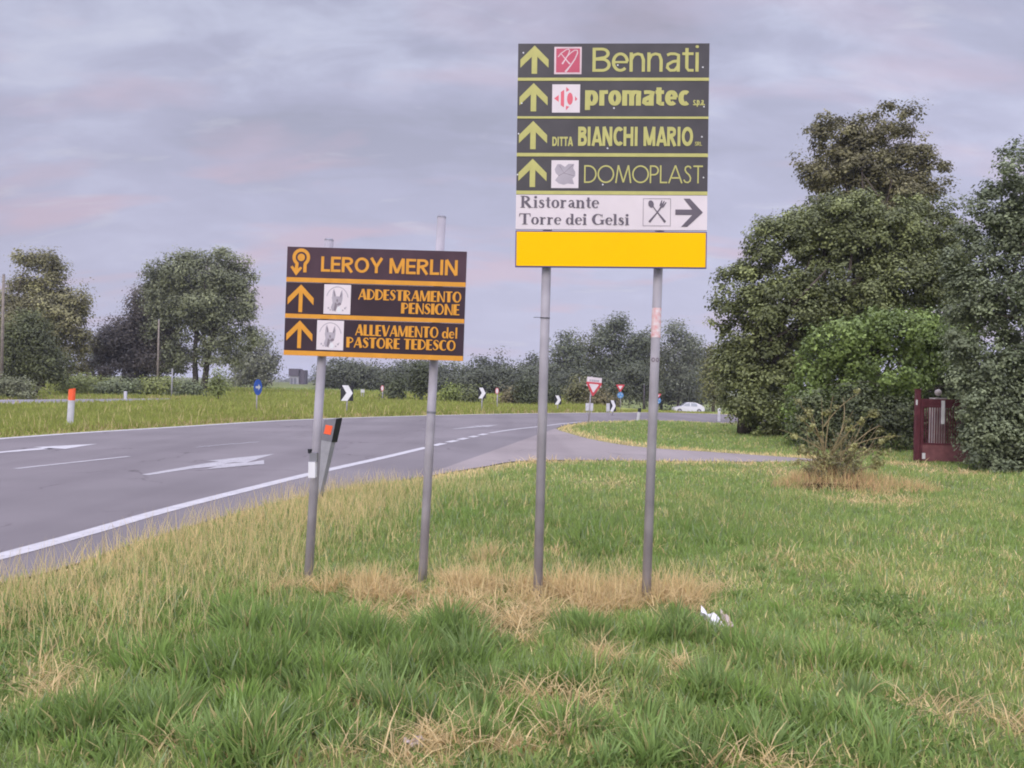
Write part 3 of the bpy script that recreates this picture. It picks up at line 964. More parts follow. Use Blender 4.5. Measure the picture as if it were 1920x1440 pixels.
tree('poplar_tree', 'tall broad grey green poplar with several bare trunks, left of the brown sign', 'tree', 372, 76,
     [(345, 515, 42, 48), (415, 520, 52, 52), (300, 530, 35, 42, 1), (450, 570, 32, 50), (390, 580, 62, 45), (320, 580, 45, 42, 1), (290, 505, 22, 22), (430, 620, 40, 34), (365, 625, 36, 26), (300, 620, 34, 30), (410, 655, 42, 24), (335, 655, 30, 20), (460, 640, 26, 34), (300, 560, 40, 50, 1), (265, 540, 18, 30, 1), (380, 672, 46, 20, -1), (330, 680, 34, 20), (440, 680, 34, 24)],
     (0.070, 0.078, 0.050), (0.125, 0.135, 0.085), G_LEFT, k=3.4, trunk=0.30, stems=2, fill=0.5, clump=0.6)
tree('willow_tree', 'pale grey green drooping tree just right of the tall poplar', 'tree', 480, 105,
     [(485, 645, 26, 28), (470, 680, 30, 35), (500, 685, 22, 35), (450, 700, 22, 22)], (0.085, 0.09, 0.07), (0.13, 0.135, 0.105), G_LEFT, k=3.2, trunk=0.25, fill=0.5, droop=0.8)
tree('tree', 'small bluish tree far off between the olive and the purple tree', 'tree', 188, 150,
     [(190, 645, 16, 25), (178, 675, 20, 20)], (0.07, 0.075, 0.07), (0.10, 0.105, 0.10), G_LEFT, k=3, trunk=0.2)
tree('conifer_shrub', 'narrow cone shaped green shrub in front of the poplar trunks', 'shrub', 410, 48,
     [(409, 705, 5, 14), (409, 722, 9, 18)], (0.07, 0.085, 0.03), (0.11, 0.13, 0.05), None, k=5, trunk=0.05, limbs=2, crown_name='foliage', stem_name='stem')
for i, (x, w, t, c, lab) in enumerate(((160, 40, 712, 0, 'low bright green scrub bank right of the big dark bush'), (235, 45, 718, 1, 'low grey green scrub bank in front of the purple tree'),
                                       (300, 36, 716, 0, 'low green scrub bank under the tall poplar, by the thin pole'), (350, 30, 722, 1, 'small low scrub right of the thin pole under the poplar'))):
    tree('scrub', lab, 'bush', x, 57, [(x - w * .45, t + 14, w * .7, 16), (x + w * .45, t + 16, w * .7, 15), (x, t + 10, w * .6, 14)],
         ((.10, .115, .04), (.065, .08, .045))[c], ((.15, .17, .06), (.11, .125, .075))[c], 'low scrub beyond the far side road', k=4, trunk=0.04, limbs=2, crown_name='foliage', stem_name='stem')
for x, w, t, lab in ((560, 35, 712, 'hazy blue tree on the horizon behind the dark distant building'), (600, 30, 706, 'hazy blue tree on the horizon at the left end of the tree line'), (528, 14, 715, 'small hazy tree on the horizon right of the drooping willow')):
    tree('tree', lab, 'tree', x, 380, [(x, t + 8, w * .6, 10), (x - w * .5, t + 14, w * .5, 9), (x + w * .5, t + 14, w * .5, 9)], (.07, .075, .085), (.10, .105, .115), 'hazy trees on the horizon', k=4, trunk=0.4, limbs=3)  # haze blue is put into the leaf colours of these trees
# far tree line
line = [
    # x, w, top, base, depth, tone, label
    (635, 42, 676, 745, 125, 0, 'dense dark tree at the left end of the tree line, behind the left brown-sign post'),
    (690, 46, 680, 745, 120, 1, 'dense olive tree of the tree line above the big chevron sign'),
    (750, 48, 682, 748, 122, 0, 'dense tree of the tree line right of the big chevron sign'),
    (800, 40, 676, 748, 118, 1, 'olive tree of the tree line behind the right brown-sign post'),
    (850, 40, 680, 750, 120, 2, 'grey green willowy tree right of the brown sign'),
    (905, 36, 668, 752, 118, 0, 'dark rounded tree left of the spiky tree top'),
    (936, 20, 652, 752, 120, 3, 'thin spiky topped tree rising over the line between the two signs'),
    (965, 36, 686, 756, 112, 2, 'rounded grey green tree just left of the left green-sign post'),
    (1000, 32, 664, 758, 116, 0, 'dark tree right behind the left green-sign post'),
    (1062, 34, 618, 758, 105, 2, 'pointed tree just right of the left green-sign post'),
    (1110, 32, 610, 758, 112, 1, 'tall tree left of the highest tree between the green-sign posts'),
    (1160, 52, 590, 760, 108, 2, 'highest broad tree of the line between the green-sign posts'),
    (1208, 30, 615, 762, 112, 1, 'tall tree just left of the right green-sign post'),
    (1272, 38, 594, 764, 114, 4, 'pale feathery tall tree right of the right green-sign post'),
    (1240, 40, 650, 764, 122, 1, 'broad tree behind the right green-sign post'),
    (1300, 34, 632, 766, 128, 0, 'dark tree behind the white car'),
    (1338, 20, 640, 772, 78, 5, 'yellowish green tree at the left foot of the big roadside tree'),
]
tones = (((.042, .050, .034), (.080, .090, .058)), ((.055, .062, .034), (.105, .110, .060)), ((.062, .074, .052), (.105, .118, .080)), ((.05, .052, .042), (.08, .085, .065)), ((.08, .09, .07), (.125, .135, .105)), ((.08, .085, .035), (.14, .14, .06)))
for i, (x, w, t, b, Y, tn, lab) in enumerate(line):
    r = random.Random(i + 5)
    hgt = b - t
    if tn == 3:
        lob = [(x, t + 12, 5, 14), (x - 6, t + 28, 9, 12), (x + 5, t + 38, 13, 14), (x, t + 60, 18, 22)]
    else:
        lob = [(x + r.uniform(-.1, .1) * w, t + hgt * .22, w * .55, hgt * .24), (x - w * .45, t + hgt * .45, w * .55, hgt * .26), (x + w * .45, t + hgt * .42, w * .55, hgt * .28),
               (x + r.uniform(-.3, .3) * w, t + hgt * .7, w * .9, hgt * .28), (x + r.uniform(-.6, .6) * w, t + hgt * .16, w * .28, hgt * .16)]
    tree('tree', lab, 'tree', x, Y, lob, *[tuple(q * .8 for q in t_c) for t_c in tones[tn]], G_LINE, k=3.0 if tn not in (3, 4) else 2.0, trunk=0.22, limbs=5, fill=0.5)
# a hedge of undergrowth closes the foot of the line
for i, (x, w, Y, lab) in enumerate(((660, 60, 112, 'dark undergrowth at the foot of the tree line by the big chevron sign'), (790, 70, 108, 'dark undergrowth at the foot of the tree line below the brown sign'), (1090, 50, 95, 'dark undergrowth behind the large yield sign'),
                                    (1180, 50, 92, 'dark undergrowth right of the small yield sign with blue disc'), (1270, 60, 122, 'dark undergrowth behind and above the white car'), (930, 70, 104, 'dark undergrowth between the two direction signs'), (1020, 40, 100, 'dark undergrowth behind the left green-sign post'))):
    tree('undergrowth', lab, 'bush', x, Y, [(x - w * .5, 728 + (x - 960) * .02, w * .6, 30), (x + w * .5, 730 + (x - 960) * .02, w * .6, 28), (x, 712 + (x - 960) * .02, w * .7, 26)], (.035, .040, .030), (.065, .072, .048), 'undergrowth below the tree line', k=3.5, trunk=0.06, limbs=2, crown_name='foliage', stem_name='stem')
# shrubs around the roundabout
for x, w, t, b, Y, c, lab in ((740, 16, 702, 749, 62, 1, 'dark pointed shrub right of the big chevron sign'), (792, 17, 672, 752, 60, 1, 'tall dark columnar conifer behind the right brown-sign post'),
                              (846, 19, 722, 758, 58, 0, 'bright green round shrub right of the dark columnar conifer'), (884, 16, 730, 759, 57, 2, 'dull round shrub beside the second chevron sign'),
                              (958, 22, 730, 762, 56, 3, 'brownish round shrub left of the tall shrub by the green-sign post'), (990, 20, 710, 763, 55, 1, 'taller dark green shrub left of the left green-sign post'),
                              (1088, 26, 706, 768, 62, 4, 'tall olive shrub behind the large yield sign'), (1128, 26, 734, 770, 60, 3, 'brown green round shrub beside the lowest chevron board'), (1030, 14, 715, 766, 57, 1, 'dark narrow shrub just right of the left green-sign post')):
    cc = (((.085, .105, .03), (.13, .155, .045)), ((.032, .038, .022), (.06, .07, .04)), ((.05, .058, .03), (.085, .095, .045)), ((.07, .062, .036), (.105, .09, .05)), ((.065, .065, .035), (.10, .10, .05)))[c]
    h = b - t
    tree('shrub', lab, 'shrub', x, Y, [(x, t + h * .3, w * .6, h * .3), (x - w * .3, t + h * .62, w * .7, h * .36), (x + w * .3, t + h * .62, w * .7, h * .36)], *cc, G_SHRUB, k=4.5, trunk=0.05, limbs=3, crown_name='foliage', stem_name='stem')
# right side
tree('tree', 'tall brownish tree top rising behind the big leafy tree on the right', 'tree', 1630, 36,
     [(1560, 255, 50, 45), (1665, 235, 62, 42), (1520, 320, 40, 45), (1620, 320, 70, 55), (1720, 270, 22, 30), (1740, 340, 45, 45), (1560, 340, 60, 40), (1680, 380, 70, 60), (1560, 420, 70, 60), (1780, 370, 18, 24), (1600, 290, 60, 50, .4), (1690, 320, 60, 60, .3)],
     (0.070, 0.064, 0.038), (0.112, 0.106, 0.060), None, k=3.4, trunk=0.26, stems=2, fill=0.42, clump=0.26, leaf=0.11, bough=(0.22, 0.42), nbough=26)
tree('tree', 'big dense dark green tree right of the tall sign, its crown down to the lawn', 'tree', 1425, 27,
     [(1560, 440, 90, 75), (1470, 470, 75, 75), (1640, 440, 85, 80), (1710, 430, 65, 70), (1400, 560, 62, 75), (1470, 590, 90, 80, -.5), (1560, 560, 90, 80, -.8), (1660, 540, 90, 80, -.6), (1385, 640, 42, 55), (1430, 690, 72, 75, -.4),
      (1510, 700, 70, 80, -.2), (1395, 750, 34, 38), (1450, 775, 40, 32), (1430, 790, 34, 22, -.4), (1500, 770, 50, 45, .2), (1372, 700, 42, 55), (1385, 745, 48, 50, .2), (1405, 690, 60, 60, .2), (1420, 785, 40, 28, -.3), (1395, 770, 46, 44, -1.3), (1440, 765, 46, 48, -1.4), (1405, 800, 34, 18, -1.2), (1770, 430, 42, 62, .3), (1345, 600, 26, 46), (1345, 530, 24, 30), (1390, 775, 30, 28), (1460, 800, 45, 24, -.2), (1795, 600, 60, 100, .8), (1800, 480, 40, 60, .6), (1790, 720, 50, 90, .8), (1750, 520, 55, 90, -.5), (1355, 560, 28, 30)],
     (0.048, 0.056, 0.026), (0.125, 0.140, 0.062), None, leaf=0.09, k=3.6, trunk=0.30, stems=2, fill=0.34, clump=0.22, bough=(0.20, 0.40), nbough=34, maxn=400000)
tree('vine_thicket', 'bright green climbing vines heaped over a thicket left of the maroon gate', 'vines', 1610, 22,
     [(1600, 640, 65, 50), (1680, 630, 70, 50, -.3), (1730, 660, 50, 60, -.3), (1540, 660, 45, 50), (1650, 710, 75, 50, -.3), (1520, 730, 36, 60), (1590, 740, 50, 70), (1740, 720, 34, 40), (1640, 620, 40, 36), (1770, 640, 45, 60), (1780, 700, 35, 50, .3), (1500, 790, 26, 50)],
     (0.058, 0.082, 0.026), (0.118, 0.158, 0.052), None, leaf=0.085, k=4.0, trunk=0.07, stems=4, fill=0.4, clump=0.2, droop=0.9, crown_name='foliage', stem_name='stem')
tree('hedge_shrub', 'dark shrub skirt below the bright vines, left of the gate', 'shrub', 1620, 21,
     [(1520, 790, 42, 55), (1570, 810, 45, 40), (1630, 800, 50, 48), (1680, 790, 38, 58), (1700, 830, 22, 28), (1600, 770, 60, 40), (1750, 800, 50, 62, .6), (1800, 800, 50, 62, .6), (1820, 740, 60, 70, .8), (1860, 800, 60, 80, .8)],
     (0.036, 0.044, 0.026), (0.075, 0.088, 0.045), None, leaf=0.07, k=4.2, trunk=0.05, stems=4, fill=0.45, crown_name='foliage', stem_name='stem')
tree('hedge_tree', 'tall grey green hedge tree at the right edge of the photo, right of the gate', 'tree', 1890, 16.5,
     [(1900, 350, 60, 70), (1960, 420, 90, 90), (1850, 380, 26, 50), (1860, 470, 60, 70), (1820, 560, 50, 70), (1900, 580, 80, 80, -.3), (1990, 560, 90, 100), (1840, 680, 70, 75, -.2), (1930, 720, 80, 90, -.4), (2020, 720, 90, 110), (1850, 800, 60, 80, -.3), (1930, 830, 75, 60, -.5), (1800, 470, 22, 40), (1815, 850, 30, 40, -.2), (1900, 870, 50, 32, -.6), (2080, 600, 90, 160), (1812, 745, 30, 55, -.5), (1806, 820, 24, 50, -.6), (1835, 870, 45, 34, -.6), (1880, 880, 40, 26, -.7), (1960, 885, 60, 30, -.7), (1815, 630, 40, 70), (1805, 540, 34, 60), (1832, 430, 40, 60), (1835, 800, 48, 80, -.3), (1845, 730, 55, 80, -.2), (1860, 860, 60, 45, -.4), (1798, 500, 34, 60), (1796, 765, 20, 60, -.7), (1790, 840, 16, 40, -.7), (1870, 340, 34, 40), (1905, 300, 36, 40)],
     (0.058, 0.070, 0.046), (0.120, 0.138, 0.092), None, leaf=0.06, k=3.6, trunk=0.2, stems=2, fill=0.36, clump=0.15, bough=(0.22, 0.42), nbough=30, maxn=400000)

# straggly bush on its mound in the lawn
def straggly():
    b = gp(1560, 912)
    o = thing('straggly_bush', 'straggly bush with long arching shoots on a straw mound in the lawn', 'bush', (b.x, b.y, 0))
    r = random.Random(3)
    mb = MB()
    Y = b.y
    lc, lq, lcol = [], [], []
    shoots = [((1545, 900), (1543, 800), (1540, 745)), ((1542, 830), (1515, 770), (1485, 742)), ((1545, 800), (1570, 760), (1612, 736)), ((1545, 830), (1510, 790), (1488, 775)), ((1550, 850), (1500, 815), (1460, 805)),
              ((1560, 860), (1620, 815), (1690, 818)), ((1560, 850), (1600, 790), (1640, 775)), ((1570, 830), (1590, 780), (1580, 745)), ((1550, 870), (1580, 800), (1600, 770)), ((1555, 880), (1620, 830), (1660, 850)), ((1550, 880), (1500, 850), (1480, 870)),
              ((1555, 880), (1530, 800), (1520, 770)), ((1560, 870), (1640, 790), (1655, 800)), ((1545, 860), (1555, 770), (1562, 742))]
    pts_all = []
    for a, c, e in shoots:
        dy = r.uniform(-.4, .4)
        P = [at(*a, Y) - b, at(*c, Y + dy * .5) - b, at(*e, Y + dy) - b]
        Q = []
        for k in range(9):
            t = k / 8
            Q.append(P[0] * (1 - t) ** 2 + P[1] * 2 * t * (1 - t) + P[2] * t * t)
        mb.tube([tuple(q) for q in Q], [0.012 * (1 - .8 * k / 8) for k in range(9)], 5)
        pts_all += [(q, 1) for q in Q[3:]]
    for j in range(80):
        a, e = (1520 + r.uniform(0, 80), 915), (1490 + r.uniform(0, 170), 790 + r.uniform(0, 90))
        p, q = at(*a, Y + r.uniform(-.25, .25)) - b, at(*e, Y + r.uniform(-.4, .4)) - b
        m_ = p.lerp(q, .5) + Vector((0, 0, .08))
        mb.tube([p, m_, q], [.007, .005, .002], 4)
        pts_all += [(m_, .6), (q, 1)]
    mb.build('branches', mat('twig', (0.24, 0.19, 0.10), 0.9, 0.1), o)
    rr = np.random.default_rng(4)
    C = np.array([p[0] for p in pts_all])
    lob = [(c[0], c[1], c[2], .07, .07, .06) for c in C]
    core = px_lobes([(1570, 870, 52, 32), (1525, 875, 32, 28), (1615, 868, 34, 28), (1585, 838, 34, 26)], Y, b)
    co, q, c = leaf_cloud(lob, 0.038, 0.42, (0.105, 0.105, 0.050), (0.17, 0.165, 0.075), 9, 0.05, 0.7)
    co2, q2, c2 = leaf_cloud(core, 0.034, 0.13, (0.060, 0.052, 0.032), (0.095, 0.088, 0.048), 10, 0.09, 0.6)
    tri_mesh('foliage', np.concatenate([co, co2]), np.concatenate([q, q2 + len(co)]), np.concatenate([c, c2]), M_LEAF, o, nper=4)
    # straw mound
    n, m = 26, 9
    vs, fs = [], []
    for i in range(m):
        for k in range(n):
            t, an = i / (m - 1), 2 * math.pi * k / n
            rad = t * (1 + .15 * math.sin(3 * an + 1))
            vs.append((rad * .78 * math.cos(an) + .1 * t, rad * .45 * math.sin(an), .17 * math.cos(t * 1.6) ** 1.5 * (1 + .25 * math.sin(5 * an + i)) - .02 if t < .98 else -.06))
    for i in range(m - 1):
        for k in range(n):
            k2 = (k + 1) % n
            fs.append((i * n + k, (i + 1) * n + k, (i + 1) * n + k2, i * n + k2))
    mm = MB().add(vs, fs)
    mo = mm.build('straw_mound', mat('straw_mound', (0.20, 0.13, 0.07), 0.95, 0.05, var=0.4, vscale=16, bump=0.9, bscale=40), o, smooth=True)
    # dry stems over the mound
    k = 3400
    an, rd = rr.uniform(0, 2 * np.pi, k), rr.random(k) ** .6
    wob = 0.55 + 0.95 * fbm(np.cos(an) * 1.3 + 5, np.sin(an) * 1.3 + 5, 1.0, 71, 3)
    x, y = np.cos(an) * rd * 1.25 * wob + .12 * rd, np.sin(an) * rd * .75 * wob - .1 * rd
    z = .15 * np.cos(np.clip(rd, 0, 1) * 1.6) - .01
    global rng
    colr = np.where((rr.random(k) < .5)[:, None], HAY, STR_B) * rr.uniform(.7, 1.25, k)[:, None]
    co, tri, c = blade_mesh('d', x, y, None, rr.uniform(.08, .34, k) * (1.2 - .7 * rd), np.full(k, .008), np.clip(np.abs(rr.normal(.6, .4, k)), .05, 1.5), colr, z)
    tri_mesh('dry_stems', co, tri, c, M_GRASS, o)
    # dark earth hollow at the foot
    mb = MB()
    h = at(1556, 917, Y - .42) - b
    vs = [(h.x + .36 * math.cos(a) * (1 + .2 * math.sin(3 * a)), -.44 + .05 * math.cos(a * 2), .045 + .05 * math.sin(a)) for a in [2 * math.pi * i / 16 for i in range(16)]]
    vs2 = [(v[0], v[1] + .12, v[2]) for v in vs]
    mb.add(vs + vs2, [tuple(range(16))] + [(i, 16 + i, 16 + (i + 1) % 16, (i + 1) % 16) for i in range(16)])
    mb.build('earth_edge', mat('dark_earth', (0.075, 0.05, 0.03), 1.0, 0.02, var=0.5, vscale=25, bump=1, bscale=50), o)
straggly()

# ------------------------------------------------------------------ lettering
def ell(cx, cy, rx, ry, a0, a1, n=18):
    return [(cx + rx * math.cos(math.radians(a0 + (a1 - a0) * i / n)), cy + ry * math.sin(math.radians(a0 + (a1 - a0) * i / n))) for i in range(n + 1)]
def ring_w(a0, a1, left, right, thin, n=18):
    out = []
    for i in range(n + 1):
        c = math.cos(math.radians(a0 + (a1 - a0) * i / n))
        out.append(thin + ((right if c > 0 else left) - thin) * abs(c) ** 1.3)
    return out
T_, t_ = .29, .105
BW = {   # heavy-stemmed deco capitals
 'A': (.82, [([(.05, 0), (.42, 1)], t_), ([(.43, 1), (.68, 0)], .25), ([(.18, .3), (.6, .3)], t_)]),
 'D': (.78, [([(.14, 0), (.14, 1)], T_), (ell(.2, .5, .48, .455, 90, -90), ring_w(90, -90, t_, .13, t_))]),
 'E': (.60, [([(.14, 0), (.14, 1)], T_), ([(.14, .955), (.55, .955)], t_), ([(.14, .5), (.5, .5)], t_), ([(.14, .045), (.55, .045)], t_)]),
 'S': (.60, [([(.52, .78), (.45, .92), (.3, .955), (.16, .88), (.13, .74), (.24, .6), (.4, .44), (.46, .27), (.38, .1), (.24, .045), (.1, .1), (.05, .24)], [.09, .09, .09, .12, .2, .26, .26, .2, .12, .09, .09, .09])]),
 'T': (.70, [([(.34, 0), (.34, 1)], T_), ([(.02, .955), (.66, .955)], t_)]),
 'R': (.74, [([(.14, 0), (.14, 1)], T_), (ell(.24, .74, .33, .215, 90, -90), .1), ([(.3, .5), (.62, 0)], .17)]),
 'M': (1.0, [([(.06, 0), (.08, 1)], t_), ([(.12, 1), (.42, .05)], .2), ([(.44, .05), (.76, 1)], t_), ([(.82, 0), (.82, 1)], .24)]),
 'N': (.78, [([(.12, 0), (.12, 1)], .22), ([(.12, 1), (.64, 0)], .13), ([(.68, 0), (.68, 1)], t_)]),
 'O': (.86, [(ell(.42, .5, .31, .455, 0, 360, 30), ring_w(0, 360, .26, .15, t_, 30))]),
 'P': (.68, [([(.14, 0), (.14, 1)], T_), (ell(.24, .71, .34, .245, 90, -90), .11)]),
 'I': (.34, [([(.15, 0), (.15, 1)], T_)]),
 'L': (.58, [([(.14, 0), (.14, 1)], T_), ([(.14, .045), (.54, .045)], t_)]),
 'V': (.78, [([(.12, 1), (.36, 0)], .25), ([(.4, 0), (.74, 1)], t_)]),
 'C': (.70, [(ell(.42, .5, .3, .455, 50, 310, 26), ring_w(50, 310, .27, .09, .09, 26))]),
 'd': (.66, [(ell(.26, .31, .18, .27, 0, 360, 24), ring_w(0, 360, .2, .09, t_, 24)), ([(.52, 0), (.52, 1)], .15)]),
 'e': (.58, [(ell(.28, .31, .2, .27, 10, 320, 24), ring_w(10, 320, .2, .09, t_, 24)), ([(.2, .33), (.5, .33)], .07)]),
 'l': (.28, [([(.13, 0), (.13, 1)], .17)]),
 ' ': (.32, [])}
w_ = .085
FU = {   # thin geometric capitals
 'D': (.80, [([(.05, 0), (.05, 1)], w_), ([(.05, .957), (.26, .957)] + ell(.26, .5, .45, .457, 88, -88) + [(.26, .043), (.05, .043)], w_)]),
 'O': (1.04, [(ell(.5, .5, .455, .46, 0, 360, 36), w_)]),
 'M': (1.02, [([(.06, 0), (.2, 1)], w_), ([(.2, 1), (.5, .04)], w_), ([(.5, .04), (.8, 1)], w_), ([(.8, 1), (.94, 0)], w_)]),
 'P': (.60, [([(.05, 0), (.05, 1)], w_), ([(.05, .957), (.25, .957)] + ell(.25, .715, .25, .242, 88, -88) + [(.25, .473), (.05, .473)], w_)]),
 'L': (.50, [([(.05, 0), (.05, 1)], w_), ([(.05, .043), (.44, .043)], w_)]),
 'A': (.86, [([(.03, 0), (.42, 1)], w_), ([(.42, 1), (.81, 0)], w_), ([(.2, .3), (.64, .3)], w_)]),
 'S': (.60, [([(.47, .83), (.42, .93), (.29, .96), (.16, .9), (.13, .75), (.2, .62), (.38, .46), (.46, .3), (.43, .13), (.3, .045), (.15, .07), (.06, .2)], w_)]),
 'T': (.62, [([(.3, 0), (.3, 1)], w_), ([(.02, .957), (.58, .957)], w_)])}
def sans(w, x=.72, lw=None):
    """even-stroke letters of stroke width w, x-height x"""
    h = w / 2
    lw = lw or w
    rb = lambda cx, cy, rx, ry, a, b: ell(cx, cy, rx, ry, a, b)
    bow = (ell(.30, x / 2, .27 - h + .03, x / 2 - h, 0, 360, 28), w)
    g = {
     'B': (.68, [([(h, 0), (h, 1)], w), ([(h, 1 - h), (.32, 1 - h)] + rb(.32, .76, .24 - h + .04, .24 - h, 88, -88) + [(h, .52)], w), ([(h, .52), (.34, .52)] + rb(.34, .26 + h / 2, .28 - h + .02, .26 - h / 2, 88, -88) + [(h, h)], w)]),
     'D': (.78, [([(h, 0), (h, 1)], w), ([(h, 1 - h), (.3, 1 - h)] + rb(.3, .5, .42 - h, .5 - h, 88, -88) + [(h, h)], w)]),
     'I': (w + .12, [([(h + .02, 0), (h + .02, 1)], w)]),
     'A': (.78, [([(h * .8, 0), (.38, 1)], w), ([(.38, 1), (.76 - h * .8, 0)], w), ([(.2, .27), (.56, .27)], w * .85)]),
     'N': (.80, [([(h, 0), (h, 1)], w), ([(h, 1), (.72 - h, 0)], w), ([(.72 - h, 0), (.72 - h, 1)], w)]),
     'C': (.74, [(ell(.4, .5, .4 - h, .5 - h, 48, 312, 26), w)]),
     'H': (.80, [([(h, 0), (h, 1)], w), ([(.72 - h, 0), (.72 - h, 1)], w), ([(h, .52), (.72 - h, .52)], w)]),
     'M': (.94, [([(h, 0), (h, 1)], w), ([(h, 1), (.43, .05)], w), ([(.43, .05), (.86 - h, 1)], w), ([(.86 - h, 0), (.86 - h, 1)], w)]),
     'R': (.74, [([(h, 0), (h, 1)], w), ([(h, 1 - h), (.34, 1 - h)] + rb(.34, .73, .28 - h + .02, .27 - h, 88, -88) + [(h, .46)], w), ([(.3, .46), (.62 - h * .4, 0)], w)]),
     'O': (.88, [(ell(.41, .5, .41 - h, .5 - h, 0, 360, 34), w)]),
     'L': (.56, [([(h, 0), (h, 1)], w), ([(h, h), (.52, h)], w)]),
     'E': (.62, [([(h, 0), (h, 1)], w), ([(h, h), (.56, h)], w), ([(h, .51), (.52, .51)], w), ([(h, 1 - h), (.56, 1 - h)], w)]),
     'Y': (.76, [([(h * .7, 1), (.36, .42)], w), ([(.72 - h * .7, 1), (.36, .42)], w), ([(.36, .46), (.36, 0)], w)]),
     'T': (.66, [([(.31, 0), (.31, 1)], w), ([(.0, 1 - h), (.62, 1 - h)], w)]),
     'S': (.62, [([(.52, .8), (.46, .91), (.3, 1 - h), (.14, .9), (.08 + h * .3, .74), (.18, .6), (.4, .44), (.5, .27), (.44, .1), (.28, h), (.1, .1), (.03, .24)], w)]),
     'n': (.62, [([(h, 0), (h, x)], w), ([(h, x * .62), (.14, x * .86), (.28, x - h), (.42, x * .88), (.54 - h, x * .62), (.54 - h, 0)], w)]),
     'm': (.94, [([(h, 0), (h, x)], w), ([(h, x * .62), (.14, x * .88), (.26, x - h), (.38, x * .88), (.44, x * .62), (.44, 0)], w), ([(.44, x * .62), (.54, x * .88), (.66, x - h), (.78, x * .88), (.87 - h, x * .62), (.87 - h, 0)], w)]),
     'r': (.42, [([(h, 0), (h, x)], w), ([(h, x * .6), (.14, x * .86), (.24, x - h * 1.05), (.40, x - h * .9)], w)]),
     'p': (.66, [([(h, -.28), (h, x)], w), (ell(.31, x / 2, .28 - h + .02, x / 2 - h, 0, 360, 28), w)]),
     'o': (.64, [bow]),
     'c': (.56, [(ell(.30, x / 2, .27 - h + .03, x / 2 - h, 50, 310, 22), w)]),
     'e': (.62, [(ell(.30, x / 2, .27 - h + .03, x / 2 - h, 4, 315, 24), w), ([(h, x * .5), (.58 - h * .4, x * .5)], w * .8)]),
     'a': (.60, [([(.07, x * .86), (.18, x - h), (.34, x - h * 1.02), (.47, x * .86), (.52 - h, x * .62), (.52 - h, 0)], w), ([(.52 - h, x * .56), (.28, x * .53), (.1, x * .38), (.08, x * .22), (.18, h * .98), (.34, h * 1.1), (.52 - h, x * .3)], w)]),
     't': (.44, [([(.16, 1 * x + .18), (.16, .16), (.22, h * 1.05), (.4, h)], w), ([(0, x - h), (.39, x - h)], w)]),
     'i': (w + .14, [([(h + .02, 0), (h + .02, x)], w), (ell(h + .02, x + .24, h * .55, h * .55, 0, 360, 12), h * 1.1)]),
     's': (.5, [([(.4, x * .8), (.33, x * .93), (.22, x - h * .8), (.1, x * .86), (.08, x * .68), (.24, x * .52), (.4, x * .34), (.38, x * .14), (.24, h * .8), (.1, x * .1), (.03, x * .24)], w * .9)]),
     '.': (.24, [([(.1, 0), (.1, w)], w)]), ' ': (.34, [])}
    return g
THIN, BOLD, HEAVY, MED = sans(.112, .80), sans(.205, .72), sans(.235, .98), sans(.165, .72)
k_, h_ = .19, .055
def sf(x, y, a=.17): return ([(x - a, y), (x + a, y)], h_)
